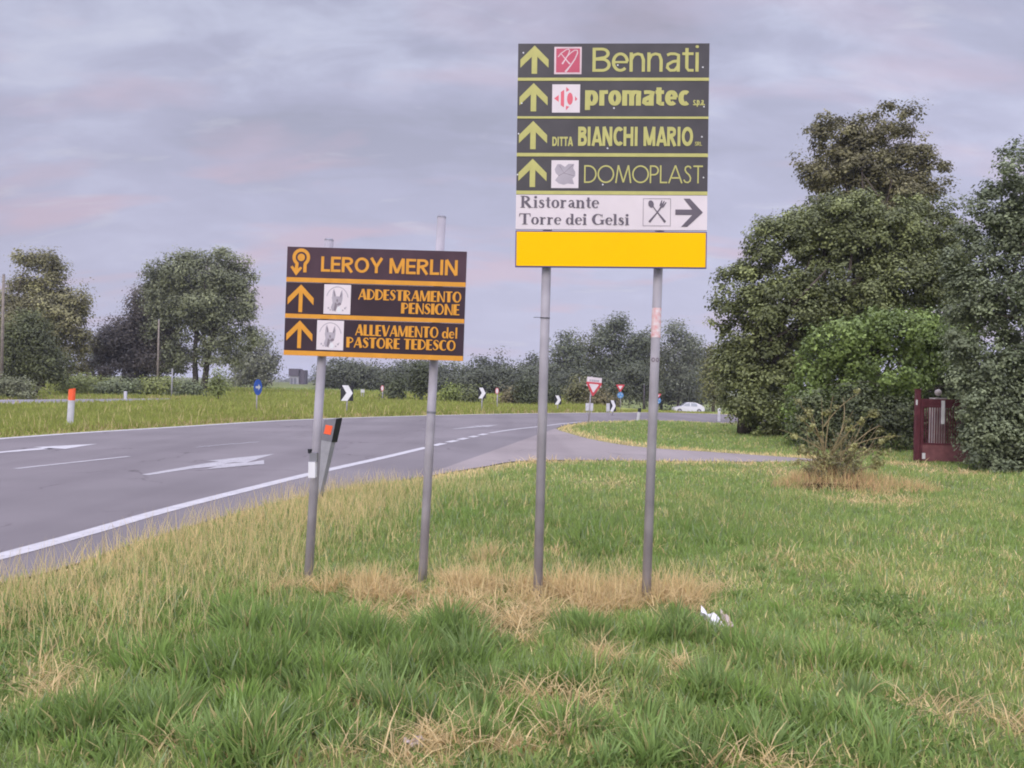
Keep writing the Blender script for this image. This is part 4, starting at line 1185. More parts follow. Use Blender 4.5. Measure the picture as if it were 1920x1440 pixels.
SE = {   # bold roman letters
 'R': (.92, [([(.2, .02), (.2, .98)], k_), sf(.2, .03), sf(.2, .97), (ell(.28, .74, .32, .215, 92, -92), ring_w(92, -92, h_, .19, h_)), ([(.36, .52), (.72, .03)], .2), sf(.78, .03, .12)]),
 'T': (.86, [([(.42, .02), (.42, .96)], .2), sf(.42, .03, .2), ([(.03, .96), (.81, .96)], .075), ([(.055, .96), (.035, .72)], .06), ([(.785, .96), (.805, .72)], .06)]),
 'G': (.96, [(ell(.46, .5, .33, .455, 48, 345, 30), ring_w(48, 345, .22, .1, h_, 30)), ([(.76, .06), (.76, .42)], .18), sf(.76, .43, .16), ([(.74, .96), (.74, .7)], .05)]),
 'i': (.36, [([(.17, .02), (.17, .66)], .17), sf(.17, .03, .15), ([(.02, .645), (.17, .645)], h_), (ell(.17, .88, .05, .05, 0, 360, 12), .11)]),
 'l': (.36, [([(.17, .02), (.17, .98)], .17), sf(.17, .03, .15), ([(.02, .96), (.17, .96)], h_)]),
 's': (.48, [([(.37, .5), (.33, .61), (.22, .65), (.12, .58), (.13, .47), (.25, .36), (.36, .25), (.35, .1), (.22, .035), (.1, .08), (.05, .2)], [.06, .07, .08, .12, .16, .18, .17, .13, .08, .07, .06])]),
 't': (.42, [([(.2, .1), (.2, .88)], .16), ([(.03, .635), (.38, .635)], h_), (ell(.28, .12, .09, .08, 180, 330, 8), .07)]),
 'o': (.60, [(ell(.29, .34, .19, .3, 0, 360, 26), ring_w(0, 360, .17, .17, h_, 26))]),
 'r': (.52, [([(.17, .02), (.17, .66)], .17), sf(.17, .03, .15), ([(.02, .645), (.17, .645)], h_), ([(.22, .5), (.32, .61), (.44, .57)], [.06, .1, .15])]),
 'a': (.58, [([(.4, .1), (.4, .48)], .16), (ell(.27, .48, .14, .15, 10, 165, 12), .08), ([(.39, .4), (.2, .33), (.13, .2), (.2, .07), (.36, .13)], [.05, .1, .15, .1, .06]), ([(.4, .12), (.46, .05), (.56, .06)], .08)]),
 'n': (.68, [([(.16, .02), (.16, .66)], .17), sf(.16, .03, .14), ([(.02, .645), (.16, .645)], h_), ([(.22, .53), (.34, .62), (.46, .56), (.5, .44), (.5, .02)], [.06, .09, .14, .17, .17]), sf(.5, .03, .14)]),
 'e': (.54, [(ell(.28, .34, .19, .3, 5, 318, 24), ring_w(5, 318, .17, .12, h_, 24)), ([(.15, .37), (.46, .37)], .05)]),
 'd': (.64, [(ell(.25, .33, .16, .29, 25, 335, 24), ring_w(25, 335, .17, .06, h_, 24)), ([(.46, .02), (.46, .98)], .16), ([(.31, .96), (.46, .96)], h_), ([(.46, .03), (.62, .03)], h_)]),
 ' ': (.3, [])}
ROWY = [0.0]
class Print:
    """flat lettering on a panel: coordinates in photograph pixels (u right, v down from the panel's top left)"""
    def __init__(s, sc):
        s.sc, s.mb, s.lay = sc, MB(), 0.0016
    def poly(s, pts, mi=0, lift=0.0):
        s.lay += 0.00006
        n = len(pts)
        vs = [(u * s.sc, -s.lay - lift, -v * s.sc) for u, v in pts]
        a = sum(pts[i][0] * pts[(i + 1) % n][1] - pts[(i + 1) % n][0] * pts[i][1] for i in range(n))
        s.mb.add(vs, [tuple(range(n)) if a < 0 else tuple(range(n - 1, -1, -1))], mi)
    def stroke(s, pts, w, mi=0, lift=0.0):
        s.lay += 0.00006
        P = np.array(pts, float)
        n = len(P)
        W = np.full(n, w) if isinstance(w, (int, float)) else np.array(w, float)
        closed = np.allclose(P[0], P[-1]) and n > 3
        t = np.empty_like(P)
        t[1:-1] = P[2:] - P[:-2]
        t[0], t[-1] = P[1] - P[0], P[-1] - P[-2]
        if closed: t[0] = t[-1] = P[1] - P[-2]
        t /= np.linalg.norm(t, axis=1)[:, None] + 1e-9
        nn = np.stack([-t[:, 1], t[:, 0]], 1) * W[:, None] / 2
        A, B = P + nn, P - nn
        vs = [(u * s.sc, -s.lay - lift, -v * s.sc) for u, v in A] + [(u * s.sc, -s.lay - lift, -v * s.sc) for u, v in B]
        s.mb.add(vs, [(i, n + i, n + i + 1, i + 1) for i in range(n - 1)], mi)
    def glyphs(s, font, body, u0, u1, vtop, vbase, mi=0):
        adv = [font[c][0] for c in body]
        tot = sum(adv)
        sx, sy = (u1 - u0) / tot, (vbase - vtop)
        x = 0.0
        for c, a in zip(body, adv):
            for pts, w in font[c][1]:
                n = len(pts)
                Pm = [(u0 + (x + p[0]) * sx, vbase - p[1] * sy) for p in pts]
                # width scales with the direction it is measured in
                ws = [w] * n if isinstance(w, (int, float)) else w
                out = []
                for i in range(n):
                    q0, q1 = pts[max(i - 1, 0)], pts[min(i + 1, n - 1)]
                    dx, dy = q1[0] - q0[0], q1[1] - q0[1]
                    l = math.hypot(dx, dy) + 1e-9
                    out.append(ws[i] * math.hypot(dy / l * sx, dx / l * sy))
                s.stroke(Pm, out, mi)
            x += a
    def build(s, name, mats, parent): return s.mb.build(name, mats, parent)
def up_arrow(P, uc, vt, half, wtop, wbot, stem, vb, vin, mi=0):
    P.poly([(uc, vt), (uc + half, wtop), (uc + half, wbot), (uc + stem, vin), (uc + stem, vb), (uc - stem, vb), (uc - stem, vin), (uc - half, wbot), (uc - half, wtop)], mi)

def frame(TL, TR, BL, BR, Yl, Yr):
    a, b, c, d = at(*TL, Yl), at(*TR, Yr), at(*BL, Yl), at(*BR, Yr)
    ex = ((b - a) + (d - c)).normalized()
    ez = ((a - c) + (b - d))
    ez.normalize()
    k = ez.dot(ex) / 2                      # share the small skew of the photographed corners between both edges
    ex, ez = (ex - ez * k).normalized(), (ez - ex * k).normalized()
    ey = ez.cross(ex).normalized()
    ez = ex.cross(ey)
    o = (a + b + c + d) / 4
    w = ((b - a).length + (d - c).length) / 2
    h = ((a - c).length + (b - d).length) / 2
    tl = o - ex * w / 2 + ez * h / 2
    M = Matrix((( ex.x, ey.x, ez.x, tl.x), (ex.y, ey.y, ez.y, tl.y), (ex.z, ey.z, ez.z, tl.z), (0, 0, 0, 1)))
    return M, w, h
def post(parent, top, bottom, r, base, name='post', cap=True):
    mb = MB()
    d = (bottom - top).normalized()
    bot = bottom + d * 0.35
    mb.tube([bot - base, top - base], r, 20)
    o = mb.build(name, M_POST, parent, smooth=False)
    for p in o.data.polygons: p.use_smooth = len(p.vertices) == 4
    if cap:
        m2 = MB()
        m2.tube([top - base - d * 0.0015, top - base - d * 0.014], [r * 1.06, r * 0.8], 20)
        m2.build('post_cap', M_POSTEND, o)
    return o
def panel(parent, M, base, w, v0, v1, sc, m, name='panel', thick=0.022, edge=None):
    mb = MB()
    c = 0.004
    mb.box((0, 0, -v1 * sc), (w, thick, -v0 * sc))
    Mi = M.copy()
    Mi.translation -= base
    return mb.build(name, m, parent, M=Mi)
def brackets(parent, M, base, us, vs, sc, r):
    for v in vs:
        for u in us:
            mb = MB()
            mb.box((u * sc - r * 1.5, 0.024, -v * sc - .016), (u * sc + r * 1.5, 0.030, -v * sc + .016))
            for sx in (-1, 1):
                mb.tube([(u * sc + sx * r * 1.25, 0.022, -v * sc), (u * sc + sx * r * 1.25, 0.055, -v * sc)], .006, 6)
            Mi = M.copy(); Mi.translation -= base
            mb.build('bracket', M_POSTEND, parent, M=Mi)

def dog_emblem(P, u0, u1, v0, v1):
    """a shepherd dog's head under an arc, printed grey on a white square"""
    w, h = u1 - u0, v1 - v0
    q = lambda a, b: (u0 + a * w, v0 + b * h)
    P.poly([q(0, 0), q(1, 0), q(1, 1), q(0, 1)], 0)
    P.stroke([q(.5 + .41 * math.cos(math.radians(a)), .52 - .44 * math.sin(math.radians(a))) for a in range(12, 169, 8)], .03 * w, 1)
    P.poly([q(.30, .46), q(.33, .22), q(.37, .14), q(.44, .34), q(.46, .46)], 1)
    P.poly([q(.58, .44), q(.62, .26), q(.67, .17), q(.70, .34), q(.69, .46)], 1)
    P.poly([q(.29, .44), q(.45, .40), q(.60, .40), q(.70, .44), q(.68, .58), q(.62, .70), q(.5, .78), q(.44, .9), q(.32, .9), q(.27, .78), q(.33, .62)], 1)
    P.poly([q(.36, .24), q(.39, .22), q(.43, .38), q(.39, .42)], 2)
    P.poly([q(.60, .38), q(.66, .26), q(.65, .40), q(.62, .44)], 2)
    P.poly([q(.52, .64), q(.58, .60), q(.65, .62), q(.65, .68), q(.57, .70), q(.50, .70)], 2)
    P.poly([q(.42, .60), q(.50, .66), q(.48, .80), q(.45, .92), q(.38, .86), q(.40, .74)], 2)
    P.poly([q(.46, .52), q(.50, .48), q(.54, .54), q(.50, .62)], 2)
    P.poly([q(.52, .74), q(.60, .76), q(.66, .86), q(.60, .95), q(.50, .93)], 3)
    for a, b, r in ((.18, .80, .035), (.25, .86, .03), (.72, .87, .03), (.80, .80, .035), (.84, .76, .02)):
        P.poly([q(a + r * math.cos(t), b + r * math.sin(t)) for t in [i * math.pi / 4 for i in range(8)]], 1)

def brown_sign():
    Yl, Yr = 5.955, 5.90
    M, w, h = frame((538, 462), (875, 472), (533, 663), (868, 678), Yl, Yr)
    base = Vector((at(685, 1092, 5.98).x, 5.98, 0))
    o = thing('direction_sign', 'brown direction sign with amber lettering, three stacked panels on two leaning grey posts', 'road sign', base)
    sc = w / 337.0
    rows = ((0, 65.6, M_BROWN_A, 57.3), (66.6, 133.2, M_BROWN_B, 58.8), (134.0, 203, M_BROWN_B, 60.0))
    r = 0.0335
    for top, bot in (((617, 451), (577.5, 1094)), ((828, 408), (791.5, 1098))):
        p = post(o, at(*top, 6.03), at(*bot, 6.05), r, base)
        if top[0] == 828:
            t, b_ = at(*top, 6.03) - base, at(*bot, 6.05) - base
            f = 0.525
            m2 = MB(); q = t.lerp(b_, f); q2 = t.lerp(b_, f + .006)
            m2.tube([q, q2], r + .002, 20); m2.build('joint', M_POSTEND, p)
    brackets(o, M, base, (72, 280), (30, 98, 166), sc, r)
    def rowM(v): return M @ Matrix.Translation((0, 0, -v * sc))
    labs = ('top panel with a ring shaped arrow symbol and large amber letters', 'middle panel with an up arrow, a dog emblem and two lines of deco letters', 'bottom panel with an up arrow, a dog emblem and two lines of deco letters')
    pan = []
    for i, (v0, v1, m, st) in enumerate(rows):
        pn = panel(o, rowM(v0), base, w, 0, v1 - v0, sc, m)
        pn['label'] = labs[i]
        P = Print(sc)
        P.poly([(0, st), (337, st), (337, v1 - v0), (0, v1 - v0)])
        P.build('stripe', M_AMBER, pn)
        pan.append(pn)
    P = Print(sc)
    cu, cv = 27, 19.6
    ring = [(cu + 13.6 * math.cos(math.radians(a)), cv - 13.6 * math.sin(math.radians(a))) for a in range(-48, 236, 8)]
    P.stroke([(34.6, 47.5), (34.6, 34.5), (35.0, 31.0)] + ring[1:-1] + [(19.4, 31.0), (19.0, 35), (18.2, 44)], 6.2)
    P.poly([(7, 38), (11, 35.5), (18.4, 43.5), (26.2, 37), (29.5, 39.5), (18.2, 54)])
    P.poly([(cu + 7 * math.cos(t), cv + 7 * math.sin(t)) for t in [i * math.pi / 10 for i in range(20)]])
    P.build('symbol', M_AMBER, pan[0])
    P = Print(sc)
    P.glyphs(MED, 'LEROY MERLIN', 65, 324, 16.6, 45.0)
    P.build('lettering', M_AMBER, pan[0])
    for pn, (l0, l1), lines in ((pan[1], (72.5, 123), (('ADDESTRAMENTO', 137, 331, 8.6, 28.4), ('PENSIONE', 218.5, 328.5, 32, 52))), (pan[2], (61.5, 112), (('ALLEVAMENTO del', 133.5, 326, 7.6, 28), ('PASTORE TEDESCO', 118, 323.5, 31.6, 51)))):
        P = Print(sc)
        up_arrow(P, 28.6, 3.6, 24.6, 29, 42, 3.6, 55.5, 19.5)
        P.build('arrow', M_AMBER, pn)
        P = Print(sc)
        dog_emblem(P, l0, l1, 1.8, 57)
        P.build('emblem', [M_PWHITE, M_LGREY, M_MGREY, M_WHITE], pn)
        P = Print(sc)
        for L in lines: P.glyphs(BW, L[0], *L[1:])
        P.build('lettering', M_AMBER, pn)
    # little white box strapped to the left post
    c = at(587, 880, 5.95) - base
    mb = MB()
    mb.box((c.x - .024, -.075, c.z - .058), (c.x + .026, -.02, c.z + .058))
    mb.build('reflector_box', M_WHITE, o)
    mb = MB()
    mb.box((c.x - .022, -.062, c.z + .0585), (c.x + .034, -.015, c.z + .125))
    mb.build('clamp', M_POSTEND, o)
    k = at(584, 847, 5.93) - base
    mb = MB()
    mb.tube([(k.x - .012, -.05, k.z - .012), (k.x - .012, -.05, k.z + .02)], [.014, .017], 10)
    mb.build('bolt', M_BLACK, o)
brown_sign()

def tall_sign():
    Yl, Yr = 5.735, 5.685
    M, w, h = frame((973.5, 83), (1332, 80), (964, 505.5), (1323, 505.5), Yl, Yr)
    base = Vector((at(1110, 1118, 5.75).x, 5.75, 0))
    o = thing('direction_sign', 'tall sign of dark, white and yellow-covered panels on two grey posts', 'road sign', base)
    sc = w / 359.0
    r = 0.0335
    tops = []
    for px, bot in ((1024.5, (1008, 1117)), (1234, (1211.5, 1122))):
        a, b_ = at(px, 507, 5.81), at(*bot, 5.81)
        t = b_ + (a - b_) * 1.66
        p = post(o, t, b_, r, base, cap=True)
        a0, b0 = a - base, b_ - base
        if px > 1100:
            for (f0, f1, m, nm, lab) in ((.115, .205, M_STICK1, 'sticker', 'faded red and white sticker'),):
                mb = MB(); mb.tube([a0.lerp(b0, f0), a0.lerp(b0, f1)], r + .0012, 20, cap=False)
                s_ = mb.build(nm, m, p); s_['label'] = lab
            # two dark ring-like marks side by side
            mb = MB()
            q = a0.lerp(b0, .273)
            for dx in (-.017, .013):
                for i in range(16):
                    A, B = 2 * math.pi * i / 16, 2 * math.pi * (i + 1) / 16
                    def pt(ang, rad):
                        x = dx + rad * .8 * math.cos(ang)
                        y = -math.sqrt(max((r + .0015) ** 2 - x * x, 0))
                        return (q.x + x, q.y + y, q.z + rad * math.sin(ang))
                    mb.add([pt(A, .007), pt(B, .007), pt(B, .017), pt(A, .017)], [(0, 1, 2, 3)])
            mb.build('mark', M_MGREY, p)
        else:
            q = a0.lerp(b0, .147)
            mb = MB()
            mb.tube([(q.x + .02, q.y - r - .004, q.z), (q.x - .06, q.y - r - .006, q.z + .002), (q.x - .085, q.y - r, q.z + .001)], .0022, 5)
            mb.tube([q - Vector((0, 0, .002)), q + Vector((0, 0, .003))], r + .002, 20)
            mb.build('wire', M_BLACK, p)
    def rowM(v): return M @ Matrix.Translation((0, 0, -v * sc))
    brackets(o, M, base, (58, 268), (34, 105, 176, 247, 318, 388), sc, r)
    rows = [(0, 70.4, M_DARKP, 64.6), (71.0, 141.8, M_DARKP, 66.6), (142.6, 213.4, M_DARKP, 64.2), (214.0, 285.0, M_DARKP, 64.2), (285.6, 351.0, M_PWHITE, None), (353.8, 422.5, M_NAVY, None)]
    labs = ('top panel with a red emblem and thin rounded lettering', 'second panel with a white and coral emblem and bold lettering', 'third panel with bold narrow capitals', 'fourth panel with a grey emblem and thin round capitals', 'white restaurant panel with crossed cutlery and an arrow pointing right', 'panel covered by a plain bright yellow box with a thin dark blue edge')
    pan = []
    for (v0, v1, m, st), lab in zip(rows, labs):
        pn = panel(o, rowM(v0), base, w, 0, v1 - v0, sc, m)
        pn['label'] = lab
        if st:
            P = Print(sc)
            P.poly([(0, st), (359, st), (359, v1 - v0), (0, v1 - v0)])
            P.build('stripe', M_PALEY, pn)
            P = Print(sc)
            up_arrow(P, 31.2 - (0 if v0 < 10 else .8), 3.8, 26.6, 30.5, 46, 5.2, 57.2, 25)
            P.build('arrow', M_PALEY, pn)
        pan.append(pn)
    def rivets(pn, pts):
        for u, v in pts:
            P = Print(sc)
            P.poly([(u + 1.5 * math.cos(t), v + 1.5 * math.sin(t)) for t in [i * math.pi / 4 for i in range(8)]], lift=.001)
            P.build('rivet', M_WHITE, pn)
    rivets(pan[0], [(10, 17.5), (188, 41), (347, 45)]); rivets(pan[1], [(8, 42), (182, 51), (350, 48)]); rivets(pan[2], [(3, 28), (171, 55), (347, 33)]); rivets(pan[3], [(2, 34), (163, 52), (351, 38)])
    # 1
    P = Print(sc)
    P.poly([(68.5, 6.5), (120, 6.5), (120, 58), (68.5, 58)], 1); P.poly([(72, 9.5), (116.8, 9.5), (116.8, 54.8), (72, 54.8)], 0)
    q = lambda a, b: (68.5 + a * 51.5, 6.5 + b * 51.5)
    P.stroke([q(.14, .37), q(.24, .24), q(.42, .11), q(.52, .08), q(.56, .14), q(.52, .26), q(.40, .46), q(.29, .63)], [1.6, 1.8, 1.6, 1.8, 2, 1.8, 2, 3], 1)
    P.stroke([q(.24, .24), q(.34, .36), q(.50, .55), q(.58, .63)], [1.4, 1.6, 2, 2.8], 1)
    P.stroke([q(.48, .34), q(.60, .22), q(.74, .12), q(.84, .12), q(.85, .22), q(.76, .44), q(.60, .68), q(.46, .86), q(.41, .92)], [1.4, 1.6, 1.8, 2, 2.2, 2.2, 2.4, 3.4, 4], 1)
    P.build('emblem', [M_LOGORED, M_PINKWHITE], pan[0])
    P = Print(sc); P.glyphs(THIN, 'Bennati', 140.5, 345.5, 8.2, 53.4); P.build('lettering', M_PALEY, pan[0])
    # 2
    P = Print(sc)
    P.poly([(65.5, 6.2), (118, 6.2), (118, 59.5), (65.5, 59.5)], 1)
    q = lambda a, b: (65.5 + a * 52.5, 6.2 + b * 53.3)
    P.poly([q(.07, .5), q(.24, .37), q(.24, .63)])
    P.poly([q(.31, .27), q(.43, .19), q(.43, .82), q(.31, .74)])
    P.poly([q(.5, .09), q(.62, .2), q(.5, .27)]); P.poly([q(.5, .76), q(.62, .79), q(.5, .92)])
    P.poly([q(.64 + .105 * math.cos(t), .51 + .215 * math.sin(t)) for t in [i * math.pi / 14 for i in range(28)]])
    P.poly([q(.82, .42), q(.91, .52), q(.82, .6)])
    P.build('emblem', [M_LOGOPINK, M_PWHITE], pan[1])
    P = Print(sc); P.glyphs(HEAVY, 'promatec', 127.5, 325, 16.8, 46.2); P.glyphs(HEAVY, 's.p.a.', 330, 352, 35.5, 45.5); P.build('lettering', M_PALEY, pan[1])
    # 3
    P = Print(sc); P.glyphs(BOLD, 'DITTA', 67, 106, 33.5, 51); P.glyphs(BOLD, 'BIANCHI MARIO', 115.5, 332, 14.5, 50.6); P.glyphs(MED, 'SRL', 334, 347.5, 42.5, 49.8); P.build('lettering', M_PALEY, pan[2])
    # 4
    P = Print(sc)
    P.poly([(66, 6.5), (117.2, 6.5), (117.2, 59), (66, 59)], 1)
    q = lambda a, b: (66 + a * 51.2, 6.5 + b * 52.5)
    P.poly([q(.12, .32), q(.22, .14), q(.34, .14), q(.5, .24), q(.62, .13), q(.84, .13), q(.80, .28), q(.88, .42), q(.88, .56), q(.78, .66), q(.84, .86), q(.6, .84), q(.46, .88), q(.28, .84), q(.14, .72), q(.26, .56), q(.16, .46)])
    P.stroke([q(.3, .2), q(.46, .46), q(.8, .16)], 1.0, 2); P.stroke([q(.26, .56), q(.46, .46), q(.84, .56)], 1.0, 2)
    P.build('emblem', [M_LGREY, M_PWHITE, M_MGREY], pan[3])
    P = Print(sc); P.glyphs(FU, 'DOMOPLAST', 127.5, 351, 15.5, 49); P.build('lettering', M_PALEY, pan[3])
    # 5
    P = Print(sc); P.glyphs(SE, 'Ristorante', 7.5, 157, 2.2, 25); P.build('lettering', M_PGREY, pan[4])
    P = Print(sc); P.glyphs(SE, 'Torre dei Gelsi', 6, 214.5, 35.5, 56.5); P.build('lettering', M_PGREY, pan[4])
    P = Print(sc)
    P.stroke([(239.5, 6.5), (290.5, 6.5), (290.5, 57.5), (239.5, 57.5), (239.5, 6.5)], 1.0)
    P.stroke([(254, 16), (262, 27), (281, 50.5)], [3, 2, 4.5])
    P.poly([(254 + 7.2 * math.cos(t) * .7 - 4.6 * math.sin(t) * .3, 16.5 + 8 * math.sin(t) * .8 + 3 * math.cos(t)) for t in [i * math.pi / 10 for i in range(20)]])
    P.stroke([(251, 50.5), (266, 32), (273, 22)], [4.5, 2.2, 3.4])
    P.poly([(269.5, 19), (273, 23), (277, 23.5), (283, 13.5), (281.6, 12.4), (277, 18), (279.5, 11), (278, 10.2), (274, 17), (275, 9.5), (273.5, 9)], lift=.0003)
    P.build('cutlery_symbol', M_PGREY, pan[4])
    P = Print(sc)
    P.poly([(299.5, 26.5), (331, 26.5), (314.5, 6), (326.5, 6), (351, 32), (322, 59), (310.5, 59), (331, 36.8), (299.5, 36.8)])
    P.build('arrow', M_PGREY, pan[4])
    # 6: yellow box added over the panel, hiding its print
    P = Print(sc); P.poly([(2.0, 2.0), (357.0, 2.0), (357.0, 66.6), (2.0, 66.6)]); P.build('yellow_cover_face', M_YELLOW, pan[5])
tall_sign()

# ------------------------------------------------------------------ road furniture
def delineator_near():
    """grey topped guide post behind the left post of the brown sign, leaning right"""
    Y = 9.7
    b = Vector((at(591, 950, Y).x, Y, 0))
    o = thing('guide_post', 'leaning white guide post with grey slanted top and orange reflector, behind the brown sign', 'guide post', b)
    M = Matrix.Rotation(math.radians(9.0), 4, 'Y')
    H = 1.05
    def sec(z, wf, dp, t=0.0):   # front wf wide, side dp
        k = .86
        return [(-wf / 2, 0, z), (wf / 2 * k, 0, z), (wf / 2 * k + dp * .42, dp, z + t * .6), (-wf / 2 + .02, dp, z + t * .3)]
    def loft(s0, s1, name, m, par):
        vs = [M @ Vector(p) for p in s0 + s1]
        mb = MB().add(vs, [(0, 1, 5, 4), (1, 2, 6, 5), (2, 3, 7, 6), (3, 0, 4, 7), (3, 2, 1, 0), (4, 5, 6, 7)])
        return mb.build(name, m, par)
    body = loft(sec(-.25, .05, .05), sec(H - .285, .135, .085), 'body', mat('guide_post_plastic', (.28, .275, .285), .55, .3, var=.1, vscale=12), o)
    s0, s1 = sec(H - .285 + .0005, .139, .104), sec(H - .02, .15, .112, .03)
    s1 = [(p[0], p[1], p[2] + (0.025 if i in (1, 2) else -0.015)) for i, p in enumerate(s1)]
    cap = loft(s0, s1, 'top_band', mat('guide_post_grey_band', (.17, .165, .18), .5, .3), o)
    vs = [M @ Vector(p) for p in ((-.05, -.004, H - .20), (.035, -.004, H - .20), (.04, -.004, H - .09), (-.045, -.004, H - .09))]
    vb = [v + Vector((0, .006, 0)) for v in vs]
    MB().add(vs + vb, [(0, 1, 2, 3), (0, 4, 5, 1), (1, 5, 6, 2), (2, 6, 7, 3), (3, 7, 4, 0)]).build('reflector', M_ORANGE_REFL, o)
    k = .86
    vs = [M @ Vector(p) for p in ((.139 / 2 * k + .0025, .002, H - .285), (.139 / 2 * k + .104 * .42 + .0025, .102, H - .285), (.15 / 2 * k + .112 * .42 + .003, .11, H + .014), (.15 / 2 * k + .003, .002, H + .0035))]
    vb = [v + Vector((.003, -.0015, 0)) for v in vs]
    MB().add(vs + vb, [(4, 5, 6, 7), (0, 1, 5, 4), (1, 2, 6, 5), (2, 3, 7, 6), (3, 0, 4, 7)]).build('side_band', M_BLACK, o)
delineator_near()

def guide_post(px, pyb, pyt, lean, topcol, label, wpx=12, Y=None):
    b = gp(px, pyb)
    Y = b.y
    H = (pyb - pyt) * Y / F
    w = wpx * Y / F
    o = thing('guide_post', label, 'guide post', (b.x, b.y, 0), 'white guide posts along the road')
    M = Matrix.Rotation(math.radians(lean), 4, 'Y')
    def pr(z0, z1, ww, name, m, slant=0):
        oc = [(ww * .5 * math.cos(a), ww * .38 * math.sin(a)) for a in [i * math.pi / 5 + .3 for i in range(10)]]
        vs = [M @ Vector((x, y, z0)) for x, y in oc] + [M @ Vector((x, y, z1 + slant * x)) for x, y in oc]
        MB().add(vs, [tuple(range(9, -1, -1)), tuple(range(10, 20))] + [(i, (i + 1) % 10, 10 + (i + 1) % 10, 10 + i) for i in range(10)]).build(name, m, o)
    t = H * (.70 if topcol is not None else .97)
    pr(-.2, t, w, 'body', M_GREYWHITE)
    if topcol is not None: pr(t + .0005, H, w * 1.05, 'top_band', topcol, .25)
    return o
guide_post(131, 800, 729, 2.2, M_ORANGE_REFL, 'white guide post with red top on the grass across the road, at far left', 12)
guide_post(235, 749, 733, 0, None, 'short plain white guide post beside the far side road at left', 6)
guide_post(1196, 790, 765, 7, M_BLACK, 'small leaning white guide post with dark top on the far lawn edge', 6)
guide_post(1348, 790, 766, 0, M_WHITE, 'white topped marker post at the right end of the far road', 5)

def pole(o, x, r, z0, z1, m=M_POST, lean=0.0, y=0.0):
    mb = MB()
    mb.tube([(x, y, z0), (x + lean * (z1 - z0), y, z1)], r, 10)
    return mb.build('pole', m, o, smooth=True)
def chevron(px, py, hpx, pyb, label, wf=1.0):
    Y = gp(px, pyb).y
    c = at(px, py, Y)
    s = hpx * Y / F
    o = thing('chevron_sign', label, 'road sign', (c.x, Y, 0), 'black and white curve chevron signs')
    cz = c.z
    pole(o, 0.0, .03, -.2, cz + s * .3)
    w = s * wf
    mb = MB(); mb.box((-w / 2, -.055, cz - s / 2), (w / 2, -.035, cz + s / 2)); b = mb.build('board', M_BLACK, o)
    P = [(-.40, .5), (.10, .5), (.46, 0), (.06, -.5), (-.46, -.5), (-.04, 0)]
    mb = MB(); mb.prism([(x * w, cz + z * s) for x, z in P], -.060, -.0555); mb.build('chevron_band', M_WHITE, b)
    return o
chevron(651, 737, 29, 777, 'large white chevron on a black board, left on the traffic island', 0.82)
chevron(904, 737, 20, 774, 'white chevron sign on a thin pole between the brown and the tall sign', 0.72)
chevron(1046, 750, 17, 771, 'white chevron sign just right of the left post of the tall sign', 0.72)
o = chevron(1149, 761, 21, 779, 'low white chevron board beside a white block, right of the large yield sign', 0.55)
def blockboard(px, py, wpx, hpx, pyb, label):
    Y = gp(px, pyb).y
    c = at(px, py, Y)
    s = Y / F
    o = thing('marker_block', label, 'marker board', (c.x, Y, 0))
    mb = MB(); mb.box((-wpx * s / 2, -.05, c.z - hpx * s / 2), (wpx * s / 2, .05, c.z + hpx * s / 2)); b = mb.build('board', M_GREYWHITE, o)
    mb = MB()
    for x in (-.3, .3): mb.box((x * wpx * s - .02, -.02, -.2), (x * wpx * s + .02, .02, c.z - hpx * s / 2 - .0005))
    mb.build('legs', M_POST, o)
    return o
blockboard(1105, 763, 14, 14, 777, 'square white board with dark specks behind the large yield sign pole')
blockboard(1140, 764, 6, 15, 778, 'narrow white block left of the low chevron board')

